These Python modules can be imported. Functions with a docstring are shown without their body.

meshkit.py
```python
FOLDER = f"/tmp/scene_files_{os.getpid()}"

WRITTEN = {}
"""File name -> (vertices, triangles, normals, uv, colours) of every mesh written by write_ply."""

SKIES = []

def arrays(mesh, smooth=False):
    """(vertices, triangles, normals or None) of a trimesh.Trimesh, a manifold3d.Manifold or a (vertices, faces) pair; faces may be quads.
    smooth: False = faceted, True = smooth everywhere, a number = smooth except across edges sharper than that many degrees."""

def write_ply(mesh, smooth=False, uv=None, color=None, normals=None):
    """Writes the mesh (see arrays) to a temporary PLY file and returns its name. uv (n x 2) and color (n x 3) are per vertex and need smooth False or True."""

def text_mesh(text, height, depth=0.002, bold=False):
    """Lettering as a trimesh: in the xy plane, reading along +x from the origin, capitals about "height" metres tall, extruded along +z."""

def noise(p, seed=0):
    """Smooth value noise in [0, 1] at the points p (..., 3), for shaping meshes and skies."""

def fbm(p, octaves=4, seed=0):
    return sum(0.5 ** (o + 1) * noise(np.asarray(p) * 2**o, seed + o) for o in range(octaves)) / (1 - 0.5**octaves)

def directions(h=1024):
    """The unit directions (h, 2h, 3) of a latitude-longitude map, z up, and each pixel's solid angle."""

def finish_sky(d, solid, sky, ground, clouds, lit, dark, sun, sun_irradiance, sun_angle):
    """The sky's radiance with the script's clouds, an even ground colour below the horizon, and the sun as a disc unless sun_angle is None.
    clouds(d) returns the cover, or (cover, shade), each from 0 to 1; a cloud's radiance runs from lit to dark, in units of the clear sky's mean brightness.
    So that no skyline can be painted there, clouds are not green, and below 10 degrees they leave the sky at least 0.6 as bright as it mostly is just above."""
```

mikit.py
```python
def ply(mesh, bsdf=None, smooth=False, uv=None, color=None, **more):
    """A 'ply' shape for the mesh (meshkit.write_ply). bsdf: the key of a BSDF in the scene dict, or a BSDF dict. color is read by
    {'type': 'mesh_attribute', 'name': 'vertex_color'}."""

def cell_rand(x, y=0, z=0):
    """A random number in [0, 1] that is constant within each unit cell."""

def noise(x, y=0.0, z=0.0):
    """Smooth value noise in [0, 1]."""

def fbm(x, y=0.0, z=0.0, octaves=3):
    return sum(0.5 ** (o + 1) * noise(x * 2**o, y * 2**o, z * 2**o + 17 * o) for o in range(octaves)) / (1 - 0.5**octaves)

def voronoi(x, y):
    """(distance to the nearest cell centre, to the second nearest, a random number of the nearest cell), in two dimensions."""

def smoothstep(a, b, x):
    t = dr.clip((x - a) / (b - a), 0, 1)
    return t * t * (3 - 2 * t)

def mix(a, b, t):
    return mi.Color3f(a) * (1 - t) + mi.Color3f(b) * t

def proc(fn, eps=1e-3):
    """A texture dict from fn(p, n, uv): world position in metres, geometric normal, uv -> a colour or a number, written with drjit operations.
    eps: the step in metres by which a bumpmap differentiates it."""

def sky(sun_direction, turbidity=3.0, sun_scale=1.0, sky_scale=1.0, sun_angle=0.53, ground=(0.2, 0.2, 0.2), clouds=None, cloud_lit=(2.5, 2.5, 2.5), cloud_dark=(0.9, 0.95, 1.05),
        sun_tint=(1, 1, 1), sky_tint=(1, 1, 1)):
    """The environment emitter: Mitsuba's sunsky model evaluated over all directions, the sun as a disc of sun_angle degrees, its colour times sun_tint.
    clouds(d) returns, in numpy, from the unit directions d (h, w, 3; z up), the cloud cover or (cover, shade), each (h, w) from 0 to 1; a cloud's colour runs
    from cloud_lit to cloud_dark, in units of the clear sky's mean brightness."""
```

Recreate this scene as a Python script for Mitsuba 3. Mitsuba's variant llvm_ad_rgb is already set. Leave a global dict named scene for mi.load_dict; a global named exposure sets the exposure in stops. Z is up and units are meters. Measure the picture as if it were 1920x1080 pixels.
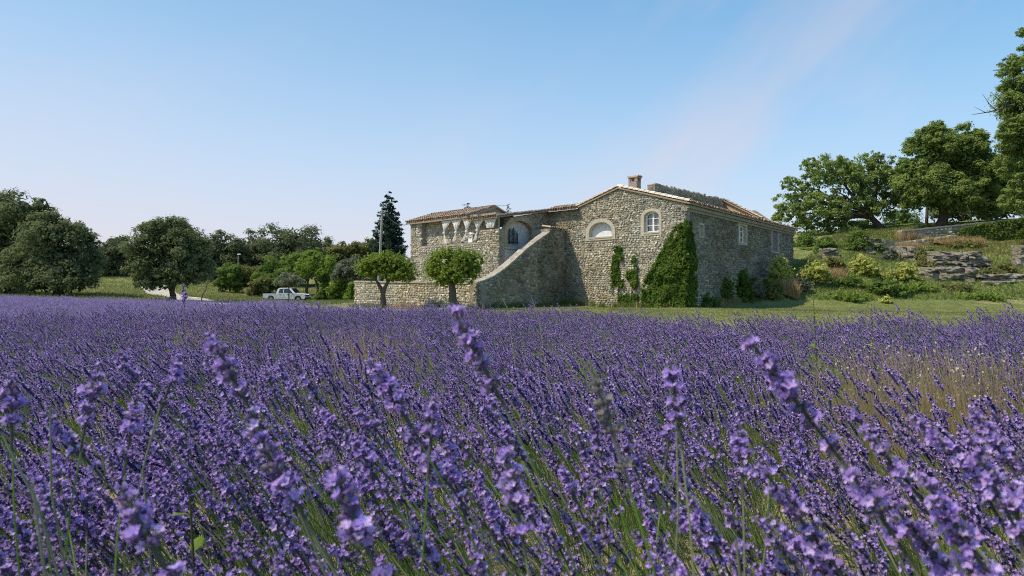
import math, random
import numpy as np, trimesh, shapely, manifold3d
from shapely.geometry import Polygon, box as sbox, LineString
from scipy.interpolate import RBFInterpolator
import drjit as dr, mitsuba as mi
import mikit, meshkit

# ------------------------------------------------------------------ camera, sky, exposure
T = mi.ScalarTransform4f
scene, labels = {}, {}
EYE, FOC = 1.05, 1300.0                      # eye height in metres, focal length in photograph pixels
scene['camera'] = {'type': 'thinlens', 'fov': 2 * math.degrees(math.atan(960 / FOC)), 'fov_axis': 'x',
                   'aperture_radius': 0.0011, 'focus_distance': 5.0, 'near_clip': 0.02, 'far_clip': 5000.0,
                   'to_world': T().look_at([0, 0, EYE], [0, 1, EYE], [0, 0, 1])}
SUN = np.array([-1.0, -0.22, 1.42])


def cirrus(d):
    az, el = np.arctan2(d[..., 0], d[..., 1]), np.arcsin(np.clip(d[..., 2], -1, 1))
    a = np.radians(40)
    u, v = az * np.cos(a) + el * np.sin(a), -az * np.sin(a) + el * np.cos(a)
    n = meshkit.fbm(np.stack([u * 2.6 + 0.4 * meshkit.noise(np.stack([u * 4, v * 4, u * 0], -1)), v * 9.0, u * 0 + 3], -1), 6, 4)
    big = meshkit.fbm(np.stack([az * 1.6 + 0.9, el * 2.6, az * 0 + 7], -1), 3, 9)
    wisps = np.clip((n - 0.42) * 2.2, 0, 1) * np.clip((big - 0.40) * 4.0, 0, 1) * (0.36 * np.exp(-((az - 0.40) / 0.36) ** 2) + 0.12) * np.clip(el * 5, 0, 1)
    veil = (0.84 - 0.16 * np.sin(np.clip(az, -1.5, 1.5))) * np.exp(-(np.clip(el, 0, 2) / (0.255 - 0.06 * np.sin(az))) ** 1.35)           # milky summer air low down
    return np.clip(wisps + veil, 0, 0.9), np.zeros_like(n)


scene['sky'] = mikit.sky(SUN, turbidity=3.0, sky_scale=1.30, sun_scale=0.95, clouds=cirrus, cloud_lit=(1.72, 1.47, 1.57), sky_tint=(0.82, 1.32, 1.28), ground=(0.16, 0.15, 0.12))
exposure = 1.75

# ------------------------------------------------------------------ materials
VC = {'type': 'mesh_attribute', 'name': 'vertex_color'}


def two(b):
    return {'type': 'twosided', 'bsdf': b}


scene['leafage'] = {'type': 'principledthin', 'base_color': VC, 'roughness': 0.55, 'diff_trans': 0.9, 'eta': 1.33}
scene['petals'] = {'type': 'principledthin', 'base_color': VC, 'roughness': 0.8, 'diff_trans': 0.85, 'eta': 1.2}
scene['painted_pieces'] = two({'type': 'diffuse', 'reflectance': VC})
P3 = mi.Color3f


def _mortar(p, n, uv):
    a = mikit.fbm(p.x * 2.1 + p.y * 0.7, p.y * 1.3, p.z * 2.1, 4)
    b = mikit.noise(p.x * 22, p.y * 22, p.z * 22)
    return mikit.mix((0.24, 0.22, 0.175), (0.36, 0.335, 0.27), a) * (0.75 + 0.5 * b)


def _plaster(p, n, uv):
    a = mikit.fbm(p.x * 1.6 + p.y, p.y * 1.2, p.z * 0.9, 4)
    return mikit.mix((0.52, 0.515, 0.50), (0.66, 0.65, 0.62), a)


def _ochre(p, n, uv):
    a = mikit.fbm(p.x * 1.6 + p.y, p.y * 1.2, p.z * 1.9, 4)
    return mikit.mix((0.34, 0.27, 0.17), (0.46, 0.38, 0.25), a)


def _dressed(p, n, uv):
    a = mikit.fbm(p.x * 5, p.y * 5, p.z * 5, 4)
    return mikit.mix((0.40, 0.375, 0.31), (0.54, 0.51, 0.43), a)


def _bark(p, n, uv):
    a = mikit.fbm(p.x * 14, p.y * 14, p.z * 2.5, 4)
    return mikit.mix((0.05, 0.042, 0.034), (0.15, 0.13, 0.105), a)


def _rock(p, n, uv):
    a = mikit.fbm(p.x * 1.1, p.y * 1.1, p.z * 5.0, 5)
    b = mikit.noise(p.x * 9, p.y * 9, p.z * 9)
    c = mikit.smoothstep(0.52, 0.7, mikit.fbm(p.x * 2.0, p.y * 2.0, p.z * 2.0 + 9, 4))
    base = mikit.mix((0.13, 0.12, 0.10), (0.36, 0.33, 0.29), a) * (0.7 + 0.6 * b)
    return mikit.mix(base, (0.16, 0.16, 0.08), c * 0.5)


def _ground(p, n, uv):
    a = mikit.fbm(p.x * 0.16, p.y * 0.16, 3.0, 4)
    b = mikit.fbm(p.x * 1.3, p.y * 1.3, 1.0, 4)
    c = mikit.noise(p.x * 9, p.y * 9, 2.0)
    green = mikit.mix((0.115, 0.145, 0.050), (0.190, 0.215, 0.085), b)
    dry = mikit.mix((0.21, 0.215, 0.085), (0.29, 0.275, 0.13), b)
    k = mikit.smoothstep(0.38, 0.72, a * 0.75 + b * 0.25)
    return mikit.mix(green, dry, k) * (0.72 + 0.5 * c)


def _soil(p, n, uv):
    b = mikit.fbm(p.x * 6, p.y * 6, 1.0, 4)
    c = mikit.noise(p.x * 60, p.y * 60, 2.0)
    return mikit.mix((0.20, 0.155, 0.10), (0.40, 0.335, 0.24), b) * (0.7 + 0.5 * c)


def _gravel(p, n, uv):
    b = mikit.fbm(p.x * 0.9, p.y * 0.9, 1.0, 4)
    c = mikit.noise(p.x * 30, p.y * 30, 2.0)
    return mikit.mix((0.42, 0.40, 0.35), (0.58, 0.55, 0.49), b) * (0.85 + 0.25 * c)


for _n, _f in (('mortar', _mortar), ('plaster', _plaster), ('ochre_render', _ochre), ('dressed_stone', _dressed), ('bark', _bark), ('rock', _rock),
               ('grass_ground', _ground), ('soil', _soil), ('gravel', _gravel)):
    scene[_n] = two({'type': 'diffuse', 'reflectance': mikit.proc(_f)})


def flat(name, rgb, rough=0.6, metallic=0.0, spec=0.4):
    scene[name] = two({'type': 'principled', 'base_color': {'type': 'rgb', 'value': list(rgb)}, 'roughness': rough, 'metallic': metallic, 'specular': spec})


flat('white_paint', (0.78, 0.78, 0.76), 0.5)
flat('white_cloth', (0.80, 0.80, 0.79), 0.9, spec=0.1)
flat('iron', (0.02, 0.02, 0.022), 0.5)
flat('shutter_paint', (0.155, 0.125, 0.145), 0.6)
flat('car_paint', (0.60, 0.63, 0.67), 0.22, spec=0.6)  # white dimmed, with the shade of the trees put into the colour
flat('black_plastic', (0.02, 0.02, 0.022), 0.55)
flat('tyre_rubber', (0.018, 0.018, 0.018), 0.8)
flat('rim_metal', (0.45, 0.46, 0.48), 0.35, 0.8)
flat('car_glass', (0.02, 0.028, 0.035), 0.06, spec=0.8)
flat('lamp_red', (0.4, 0.02, 0.02), 0.3)
flat('grey_wood', (0.30, 0.28, 0.25), 0.85)
flat('clay', (0.30, 0.235, 0.18), 0.9, spec=0.1)
scene['blind_white'] = two({'type': 'diffuse', 'reflectance': {'type': 'rgb', 'value': [0.70, 0.72, 0.75]}})
flat('twig', (0.10, 0.085, 0.07), 0.85)
scene['voile'] = {'type': 'principledthin', 'base_color': {'type': 'rgb', 'value': [0.86, 0.86, 0.85]}, 'roughness': 0.9, 'diff_trans': 0.7, 'eta': 1.2}
scene['pane'] = {'type': 'thindielectric'}


# ------------------------------------------------------------------ helpers
def at(px, py, d):
    """A point d metres in front of the eye."""
    return np.array([(px - 960) / FOC * d, d, EYE - (py - 540) / FOC * d])


def numbered(name):
    if name not in labels and name not in scene:
        return name
    k = 1
    while f'{name}_{k:03d}' in labels or f'{name}_{k:03d}' in scene:
        k += 1
    return f'{name}_{k:03d}'


def thing(name, label=None, cat=None, group=None, kind=None):
    key = numbered(name)
    labels[key] = {a: b for a, b in (('label', label), ('category', cat), ('group', group), ('kind', kind)) if b}
    return key


def put(key, mesh, bsdf, color=None, smooth=False, **more):
    scene[key] = mikit.ply(mesh, bsdf, smooth=smooth, color=color, **more)
    return key


USED = set()


def part(parent, name, mesh, bsdf, color=None, smooth=False, kind=None, label=None, **more):
    key = f'{parent}__{name}'
    k = 0
    while key in USED:
        k += 1
        key = f'{parent}__{name}_{k:03d}'
    USED.add(key)
    if kind or label:
        labels[key] = {a: b for a, b in (('kind', kind), ('label', label)) if b}
    return put(key, mesh, bsdf, color, smooth, **more)


def solo(name, mesh, bsdf, label=None, cat=None, group=None, kind=None, color=None, smooth=False):
    key = thing(name, label, cat, group, kind)
    return put(key, mesh, bsdf, color, smooth)


class MB:
    """Collects vertices, triangles and colours."""
    def __init__(self):
        self.v, self.f, self.c, self.n = [], [], [], 0

    def add(self, v, f, c=None):
        v = np.asarray(v, float).reshape(-1, 3)
        self.v.append(v)
        self.f.append(np.asarray(f, int).reshape(-1, 3) + self.n)
        if c is not None:
            self.c.append(np.broadcast_to(np.asarray(c, float), (len(v), 3)))
        self.n += len(v)
        return self

    def mesh(self):
        return np.vstack(self.v), np.vstack(self.f)

    def color(self):
        return np.vstack(self.c) if self.c else None


def unit(a):
    a = np.asarray(a, float)
    return a / np.maximum(np.linalg.norm(a, axis=-1, keepdims=True), 1e-12)


def frames(d):
    d = unit(d)
    ref = np.where(np.abs(d[..., 2:3]) < 0.95, np.array([0, 0, 1.0]), np.array([1.0, 0, 0]))
    a = unit(np.cross(ref, d))
    return a, np.cross(d, a), d


def tube(points, radii, sides=7, cap=True):
    p = np.asarray(points, float)
    r = np.broadcast_to(np.asarray(radii, float), (len(p),))
    t = unit(np.gradient(p, axis=0))
    a, b, _ = frames(t)
    for i in range(1, len(p)):                      # keep the frame from twisting
        a[i] = unit(a[i - 1] - t[i] * np.dot(a[i - 1], t[i]))
        b[i] = np.cross(t[i], a[i])
    ang = np.arange(sides) * 2 * np.pi / sides
    v = p[:, None] + r[:, None, None] * (np.cos(ang)[None, :, None] * a[:, None] + np.sin(ang)[None, :, None] * b[:, None])
    i, j = np.meshgrid(np.arange(len(p) - 1), np.arange(sides), indexing='ij')
    q = np.stack([i * sides + j, i * sides + (j + 1) % sides, (i + 1) * sides + (j + 1) % sides, (i + 1) * sides + j], -1).reshape(-1, 4)
    f = np.vstack([q[:, [0, 1, 2]], q[:, [0, 2, 3]]])
    v = v.reshape(-1, 3)
    if cap:
        n = len(v)
        v = np.vstack([v, p[:1], p[-1:]])
        k = np.arange(sides)
        f = np.vstack([f, np.stack([np.full(sides, n), (k + 1) % sides, k], 1), np.stack([np.full(sides, n + 1), n - sides + k, n - sides + (k + 1) % sides], 1)])
    return v, f


def boxm(c, e, rot=0.0, bevel=0.0):
    """Box mesh, centre c, full extents e, turned rot radians about z; bevelled when asked."""
    e = np.asarray(e, float)
    if bevel > 0:
        h = e / 2 - bevel
        s = np.array([[x, y, z] for x in (-1, 1) for y in (-1, 1) for z in (-1, 1)]) * h
        pts = np.vstack([s + np.array(d) * bevel * np.sign(s) for d in ((1, 0, 0), (0, 1, 0), (0, 0, 1))])
        m = trimesh.convex.convex_hull(pts)
    else:
        m = trimesh.creation.box(e)
    v = np.array(m.vertices)
    ca, sa = math.cos(rot), math.sin(rot)
    v = np.stack([v[:, 0] * ca - v[:, 1] * sa, v[:, 0] * sa + v[:, 1] * ca, v[:, 2]], 1) + np.asarray(c)
    return v, np.array(m.faces)


def leafs(c, n, size, aspect=0.55, rng=None, two_tris=True):
    """Leaf faces: centres c, normals n, lengths size."""
    N = len(c)
    a, b, n = frames(n)
    ph = rng.uniform(0, 2 * np.pi, N)[:, None]
    d = a * np.cos(ph) + b * np.sin(ph)
    e = np.cross(n, d)
    s = np.broadcast_to(np.asarray(size, float), (N,))[:, None]
    if two_tris:
        v = np.stack([c - d * s * 0.5, c + e * s * aspect * 0.5 + n * s * 0.12, c + d * s * 0.5, c - e * s * aspect * 0.5 + n * s * 0.12], 1)
        k = np.arange(N)[:, None] * 4
        f = np.concatenate([k + [0, 1, 2], k + [0, 2, 3]], 0)
        return v.reshape(-1, 3), f, 4
    v = np.stack([c - d * s * 0.5 - e * s * aspect * 0.5, c - d * s * 0.5 + e * s * aspect * 0.5, c + d * s * 0.6], 1)
    return v.reshape(-1, 3), np.arange(3 * N).reshape(-1, 3), 3


def rdir(rng, n):
    return unit(rng.normal(size=(n, 3)))


# ------------------------------------------------------------------ terrain
CTRL = []
for x in (-14, -4, 6, 14):
    for y in (-20, 0, 10, 25):
        CTRL.append((x, y, 0.0))
CTRL += [(-28, -20, 0), (30, -20, 0), (30, 10, 0), (-28, 20, 0), (-40, 35, 0.1), (25, 28, 0), (-60, 20, 0.2), (-14, 36, -0.1), (0, 33, 0)]


def ctrl(px, py, d):
    CTRL.append(tuple(at(px, py, d)))


for c in ((540, 567, 84), (600, 567, 82), (405, 571, 60), (300, 549, 92), (325, 565, 67), (230, 522, 97), (100, 556, 72), (20, 552, 80), (450, 541, 102), (470, 560, 80), (660, 562, 90), (180, 550, 70),
          (860, 577, 36), (700, 577, 43), (1150, 576, 40), (1290, 576, 36),
          (1400, 571, 43), (1500, 571, 44), (1700, 571, 44), (1920, 571, 44), (1330, 574, 39), (1400, 582, 33), (1920, 586, 30), (1650, 584, 30),
          (1600, 540, 47), (1600, 500, 52), (1600, 463, 57), (1600, 441, 61), (1900, 545, 47), (1900, 510, 51), (1900, 470, 57), (1900, 428, 62), (1750, 545, 46.5), (1750, 505, 51),
          (1750, 470, 56), (1750, 438, 61), (1480, 540, 46), (1490, 492, 53), (1500, 468, 59), (1400, 548, 43.5), (1430, 528, 46), (1700, 425, 80), (1500, 440, 80), (1920, 410, 80),
          (1365, 562, 41), (1640, 478, 56.6), (1700, 470, 57.4), (1780, 464, 58.4), (1850, 458, 59.0), (1910, 452, 59.8), (1700, 437, 62.5), (1800, 428, 63.0), (1920, 412, 64.0), (1640, 452, 60.0)):
    ctrl(*c)
CTRL += [(110, 60, 9), (110, 30, 2), (80, 20, 0), (120, 150, 14), (40, 150, 12), (0, 150, 3), (-60, 150, 4), (-140, 150, 6), (-140, 60, 2), (0, 70, 0.6), (12, 60, 2.2), (-8, 60, 0)]
_rbf = RBFInterpolator(np.array(CTRL)[:, :2], np.array(CTRL)[:, 2], kernel='linear', smoothing=0.02)


def hz(x, y):
    x, y = np.broadcast_arrays(np.asarray(x, float), np.asarray(y, float))
    q = np.stack([np.clip(x.ravel(), -150, 130), np.clip(y.ravel(), -25, 160)], 1)
    z = _rbf(q).reshape(x.shape)
    far = np.clip((np.hypot(x, y - 40) - 45) / 40, 0, 1)
    bumps = 0.10 * (meshkit.fbm(np.stack([x * 0.5, y * 0.5, x * 0], -1), 3) - 0.5) * np.clip((z - 0.4) / 1.5, 0, 1) * 4
    near = np.clip((26 - np.hypot(x, y)) / 10, 0, 1)
    return z * (1 - near) + bumps * (1 - near) + 0.0 * far


def grid_sheet(xs, ys, dz=0.0, keep=None):
    X, Y = np.meshgrid(xs, ys)
    Z = hz(X, Y) + dz
    v = np.stack([X, Y, Z], -1).reshape(-1, 3)
    w = len(xs)
    i, j = np.meshgrid(np.arange(len(ys) - 1), np.arange(w - 1), indexing='ij')
    q = np.stack([i * w + j, i * w + j + 1, (i + 1) * w + j + 1, (i + 1) * w + j], -1).reshape(-1, 4)
    if keep is not None:
        c = v[q].mean(1)
        q = q[shapely.contains_xy(keep, c[:, 0], c[:, 1])]
    return v, np.vstack([q[:, [0, 1, 2]], q[:, [0, 2, 3]]])


def spread(lo, hi, fine_lo, fine_hi, step):
    mid = np.arange(fine_lo, fine_hi + step / 2, step)
    out = [mid]
    s, x, left = step, fine_lo, []
    while x > lo:
        s *= 1.25
        x -= s
        left.append(x)
    s, x, right = step, fine_hi, []
    while x < hi:
        s *= 1.25
        x += s
        right.append(x)
    return np.concatenate([left[::-1], mid, right])


solo('ground', grid_sheet(spread(-1500, 1500, -70, 70, 0.8), spread(-300, 2500, -6, 110, 0.8)), 'grass_ground', kind='structure', smooth=True)

# lavender field outline: near side behind the eye, far edge from the right (close) to the left (far)
EDGE = [(14, 10.0), (6.6, 9.0), (3.6, 9.7), (0.95, 12.2), (-0.7, 14.4), (-3.6, 16.0), (-6.9, 19.5), (-11.4, 23), (-19.5, 31), (-29, 40), (-44, 52)]
FIELD = Polygon([(14, -0.6)] + EDGE + [(-48, 40), (-30, 14), (-6, -0.6)])
solo('field_soil', grid_sheet(np.arange(-49, 15, 0.5), np.arange(-1.5, 53, 0.5), 0.012, FIELD.buffer(0.2)), 'soil', kind='structure', smooth=True)
PATH = LineString([tuple(at(430, 575, 54)[:2]), tuple(at(405, 570, 60)[:2]), tuple(at(350, 560, 74)[:2]), tuple(at(300, 549, 92)[:2]), tuple(at(235, 540, 118)[:2]), tuple(at(150, 535, 150)[:2])]).buffer(1.75)
_px0, _py0, _px1, _py1 = PATH.bounds
solo('gravel_path', grid_sheet(np.arange(_px0 - 1, _px1 + 1, 0.4), np.arange(_py0 - 1, _py1 + 1, 0.4), 0.035, PATH), 'gravel', kind='structure', smooth=True)

# ------------------------------------------------------------------ farmhouse
G2, R2, C2 = np.array([-0.681, 0.732]), np.array([0.593, 0.805]), np.array([9.0, 36.0])


def H(u, v, z):
    """House coordinates: u along the gable to the left, v along the right wall to the back."""
    u, v, z = np.broadcast_arrays(np.asarray(u, float), np.asarray(v, float), np.asarray(z, float))
    xy = C2 + u[..., None] * G2 + v[..., None] * R2
    return np.concatenate([xy, z[..., None]], -1)


def gable_uz(px, py):
    k = (px - 960) / FOC
    u = (C2[0] - k * C2[1]) / (-G2[0] + k * G2[1])
    d = C2[1] + u * G2[1]
    return u, EYE - (py - 540) / FOC * d


def right_vz(px, py):
    k = (px - 960) / FOC
    v = (k * C2[1] - C2[0]) / (R2[0] - k * R2[1])
    d = C2[1] + v * R2[1]
    return v, EYE - (py - 540) / FOC * d


GN = unit(np.array([G2[1] * -1, G2[0], 0]))          # outward normal of the gable side
if GN[1] > 0:
    GN = -GN
RN = unit(np.array([R2[1], -R2[0], 0]))              # outward normal of the right side


class Plane:
    """A wall plane: s along it, z up, t outwards."""
    def __init__(self, org, sdir, nrm):
        self.o, self.s, self.n = np.array([*org[:2], 0.0]), np.array([*sdir, 0.0]), np.asarray(nrm)

    def __call__(self, s, z, t=0.0):
        s, z, t = np.broadcast_arrays(np.asarray(s, float), np.asarray(z, float), np.asarray(t, float))
        return self.o + s[..., None] * self.s + t[..., None] * self.n + z[..., None] * np.array([0, 0, 1.0])

    def slab(self, poly, t0, t1):
        out = MB()
        for g in getattr(poly, 'geoms', [poly]):
            m = trimesh.creation.extrude_polygon(g, 1.0, engine='earcut')
            v = np.array(m.vertices)
            out.add(self(v[:, 0], v[:, 1], t0 + (t1 - t0) * v[:, 2]), m.faces)
        return out.mesh()


PALETTE = np.array([[0.46, 0.43, 0.345], [0.40, 0.37, 0.295], [0.50, 0.475, 0.40], [0.36, 0.345, 0.30], [0.42, 0.36, 0.27], [0.31, 0.295, 0.245], [0.55, 0.53, 0.455]])


def stones(plane, poly, w, h, rng, prot=0.05, tone=1.0, tilt=0.25, stain=None):
    """Rubble stones bedded in a wall: every stone its own irregular raised block, in uneven courses."""
    x0, z0, x1, z1 = poly.bounds
    S, Zc, W, Hh = [], [], [], []
    z = z0
    while z < z1:
        rh = h * rng.uniform(0.7, 1.35)
        x = x0 - rng.uniform(0, w)
        while x < x1:
            sw = w * rng.uniform(0.55, 1.6)
            S.append(x + sw / 2)
            Zc.append(z + rh / 2)
            W.append(sw)
            Hh.append(rh)
            x += sw
        z += rh
    S, Zc, W, Hh = map(np.array, (S, Zc, W, Hh))
    Zc = Zc + 0.16 * h * np.sin(S * 1.7 + Zc * 2.1) + rng.normal(0, 0.08 * h, len(S))
    ok = shapely.contains_xy(poly.buffer(-0.35 * h), S, Zc)
    S, Zc, W, Hh = S[ok], Zc[ok], W[ok], Hh[ok]
    N, K = len(S), 7
    if not N:
        return None, None
    ang = (np.arange(K) + rng.uniform(-0.25, 0.25, (N, K))) * 2 * np.pi / K + rng.uniform(0, 1, (N, 1))
    rad = rng.uniform(0.82, 1.1, (N, K))
    # superellipse: fuller corners than an oval
    ca, sa = np.cos(ang), np.sin(ang)
    cx, cy = np.sign(ca) * np.abs(ca) ** 0.75, np.sign(sa) * np.abs(sa) ** 0.75
    ex, ey = cx * rad * W[:, None] * 0.48, cy * rad * Hh[:, None] * 0.48
    rot = rng.normal(0, tilt, (N, 1))
    rx, ry = ex * np.cos(rot) - ey * np.sin(rot), ex * np.sin(rot) + ey * np.cos(rot)
    pr = prot * rng.uniform(0.45, 1.35, N)
    tx, tz = rng.normal(0, 0.012, (N, 1)), rng.normal(0, 0.012, (N, 1))
    rings = []
    for k, (sc, tt) in enumerate(((1.0, -0.02), (0.93, 0.62), (0.52, 1.0))):
        t = np.where(tt < 0, -0.02, tt * pr[:, None]) + (rng.normal(0, 0.006, (N, K)) if k else 0)
        if k == 2:
            t = t + tx * cx + tz * cy
        rings.append(plane(S[:, None] + rx * sc, Zc[:, None] + ry * sc, t))
    v = np.stack(rings, 1).reshape(N, 3 * K, 3)
    f = []
    for r in range(2):
        for j in range(K):
            a, b, c, d = r * K + j, r * K + (j + 1) % K, (r + 1) * K + (j + 1) % K, (r + 1) * K + j
            f += [[a, b, c], [a, c, d]]
    f += [[2 * K, 2 * K + j, 2 * K + j + 1] for j in range(1, K - 1)]
    f = (np.array(f)[None] + (np.arange(N) * 3 * K)[:, None, None]).reshape(-1, 3)
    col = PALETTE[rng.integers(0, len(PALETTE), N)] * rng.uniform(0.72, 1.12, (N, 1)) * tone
    patch = meshkit.fbm(np.stack([S * 0.42, Zc * 0.5, S * 0 + poly.bounds[2]], -1), 4, 21)[:, None]
    warm = meshkit.fbm(np.stack([S * 0.6, Zc * 0.8, S * 0 + 40], -1), 3, 22)[:, None]
    col = col * (0.62 + 0.76 * patch) * (1 + (warm - 0.5) * np.array([0.22, 0.04, -0.26]))
    if stain is not None:
        k = stain(S, Zc)[:, None]
        col = col * (1 - k) + k * col * np.array([0.42, 0.45, 0.38])
    return (v.reshape(-1, 3), f), np.repeat(col, 3 * K, 0)


house = thing('farmhouse', 'old rubble stone farmhouse with clay tile roofs, arched windows and outside stair beyond the lavender', 'house')
RNG = np.random.default_rng(11)


def stone_wall(name, plane, poly, w=0.23, h=0.14, t=0.45, holder=None, clip=0.0, **kw):
    x0, z0, x1, z1 = poly.bounds
    key = part(holder or house, name, plane.slab(poly.intersection(sbox(x0 + clip, z0, x1, z1)), 0.0, -t), 'mortar')
    m, c = stones(plane, poly, w, h, RNG, **kw)
    if m is not None:
        part(key, 'stones', m, 'painted_pieces', color=c, kind='stuff')
    return key


def arch(s0, s1, z0, zs, zt, n=14):
    c, hw = (s0 + s1) / 2, (s1 - s0) / 2
    a = np.linspace(0, np.pi, n)
    return Polygon([(s0, z0), (s1, z0)] + [(c + hw * math.cos(x), zs + (zt - zs) * math.sin(x)) for x in a])


gp = Plane(H(0, 0, 0), G2, GN)
rp = Plane(H(0, 0, 0), R2, RN)
win_a = arch(4.82, 6.54, 4.0, 4.28, 4.86)
win_b = arch(1.62, 2.60, 4.07, 4.92, 5.20)
gable = Polygon([(0, -0.6), (9.9, -0.6), (9.9, 5.78), (7.5, 5.78), (4.36, 6.64), (0, 5.45)])
sur_a = arch(4.58, 6.80, 3.82, 4.30, 5.08)
sur_b = arch(1.45, 2.80, 3.90, 4.95, 5.36)


def gable_stain(s, z):
    n = meshkit.fbm(np.stack([s * 0.8, z * 0.45, s * 0], -1), 3, 5)
    streak = np.clip((s - 6.9) / 1.2, 0, 1) * np.clip(n * 1.7 - 0.2, 0, 1)
    return np.clip(streak * 0.8 + np.clip(n - 0.55, 0, 1) * 1.2, 0, 1)


stone_wall('gable_wall', gp, gable.difference(win_a).difference(win_b).difference(sur_a.buffer(0.0)).difference(sur_b), w=0.195, h=0.115, prot=0.05, tilt=0.34, stain=gable_stain)


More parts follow.
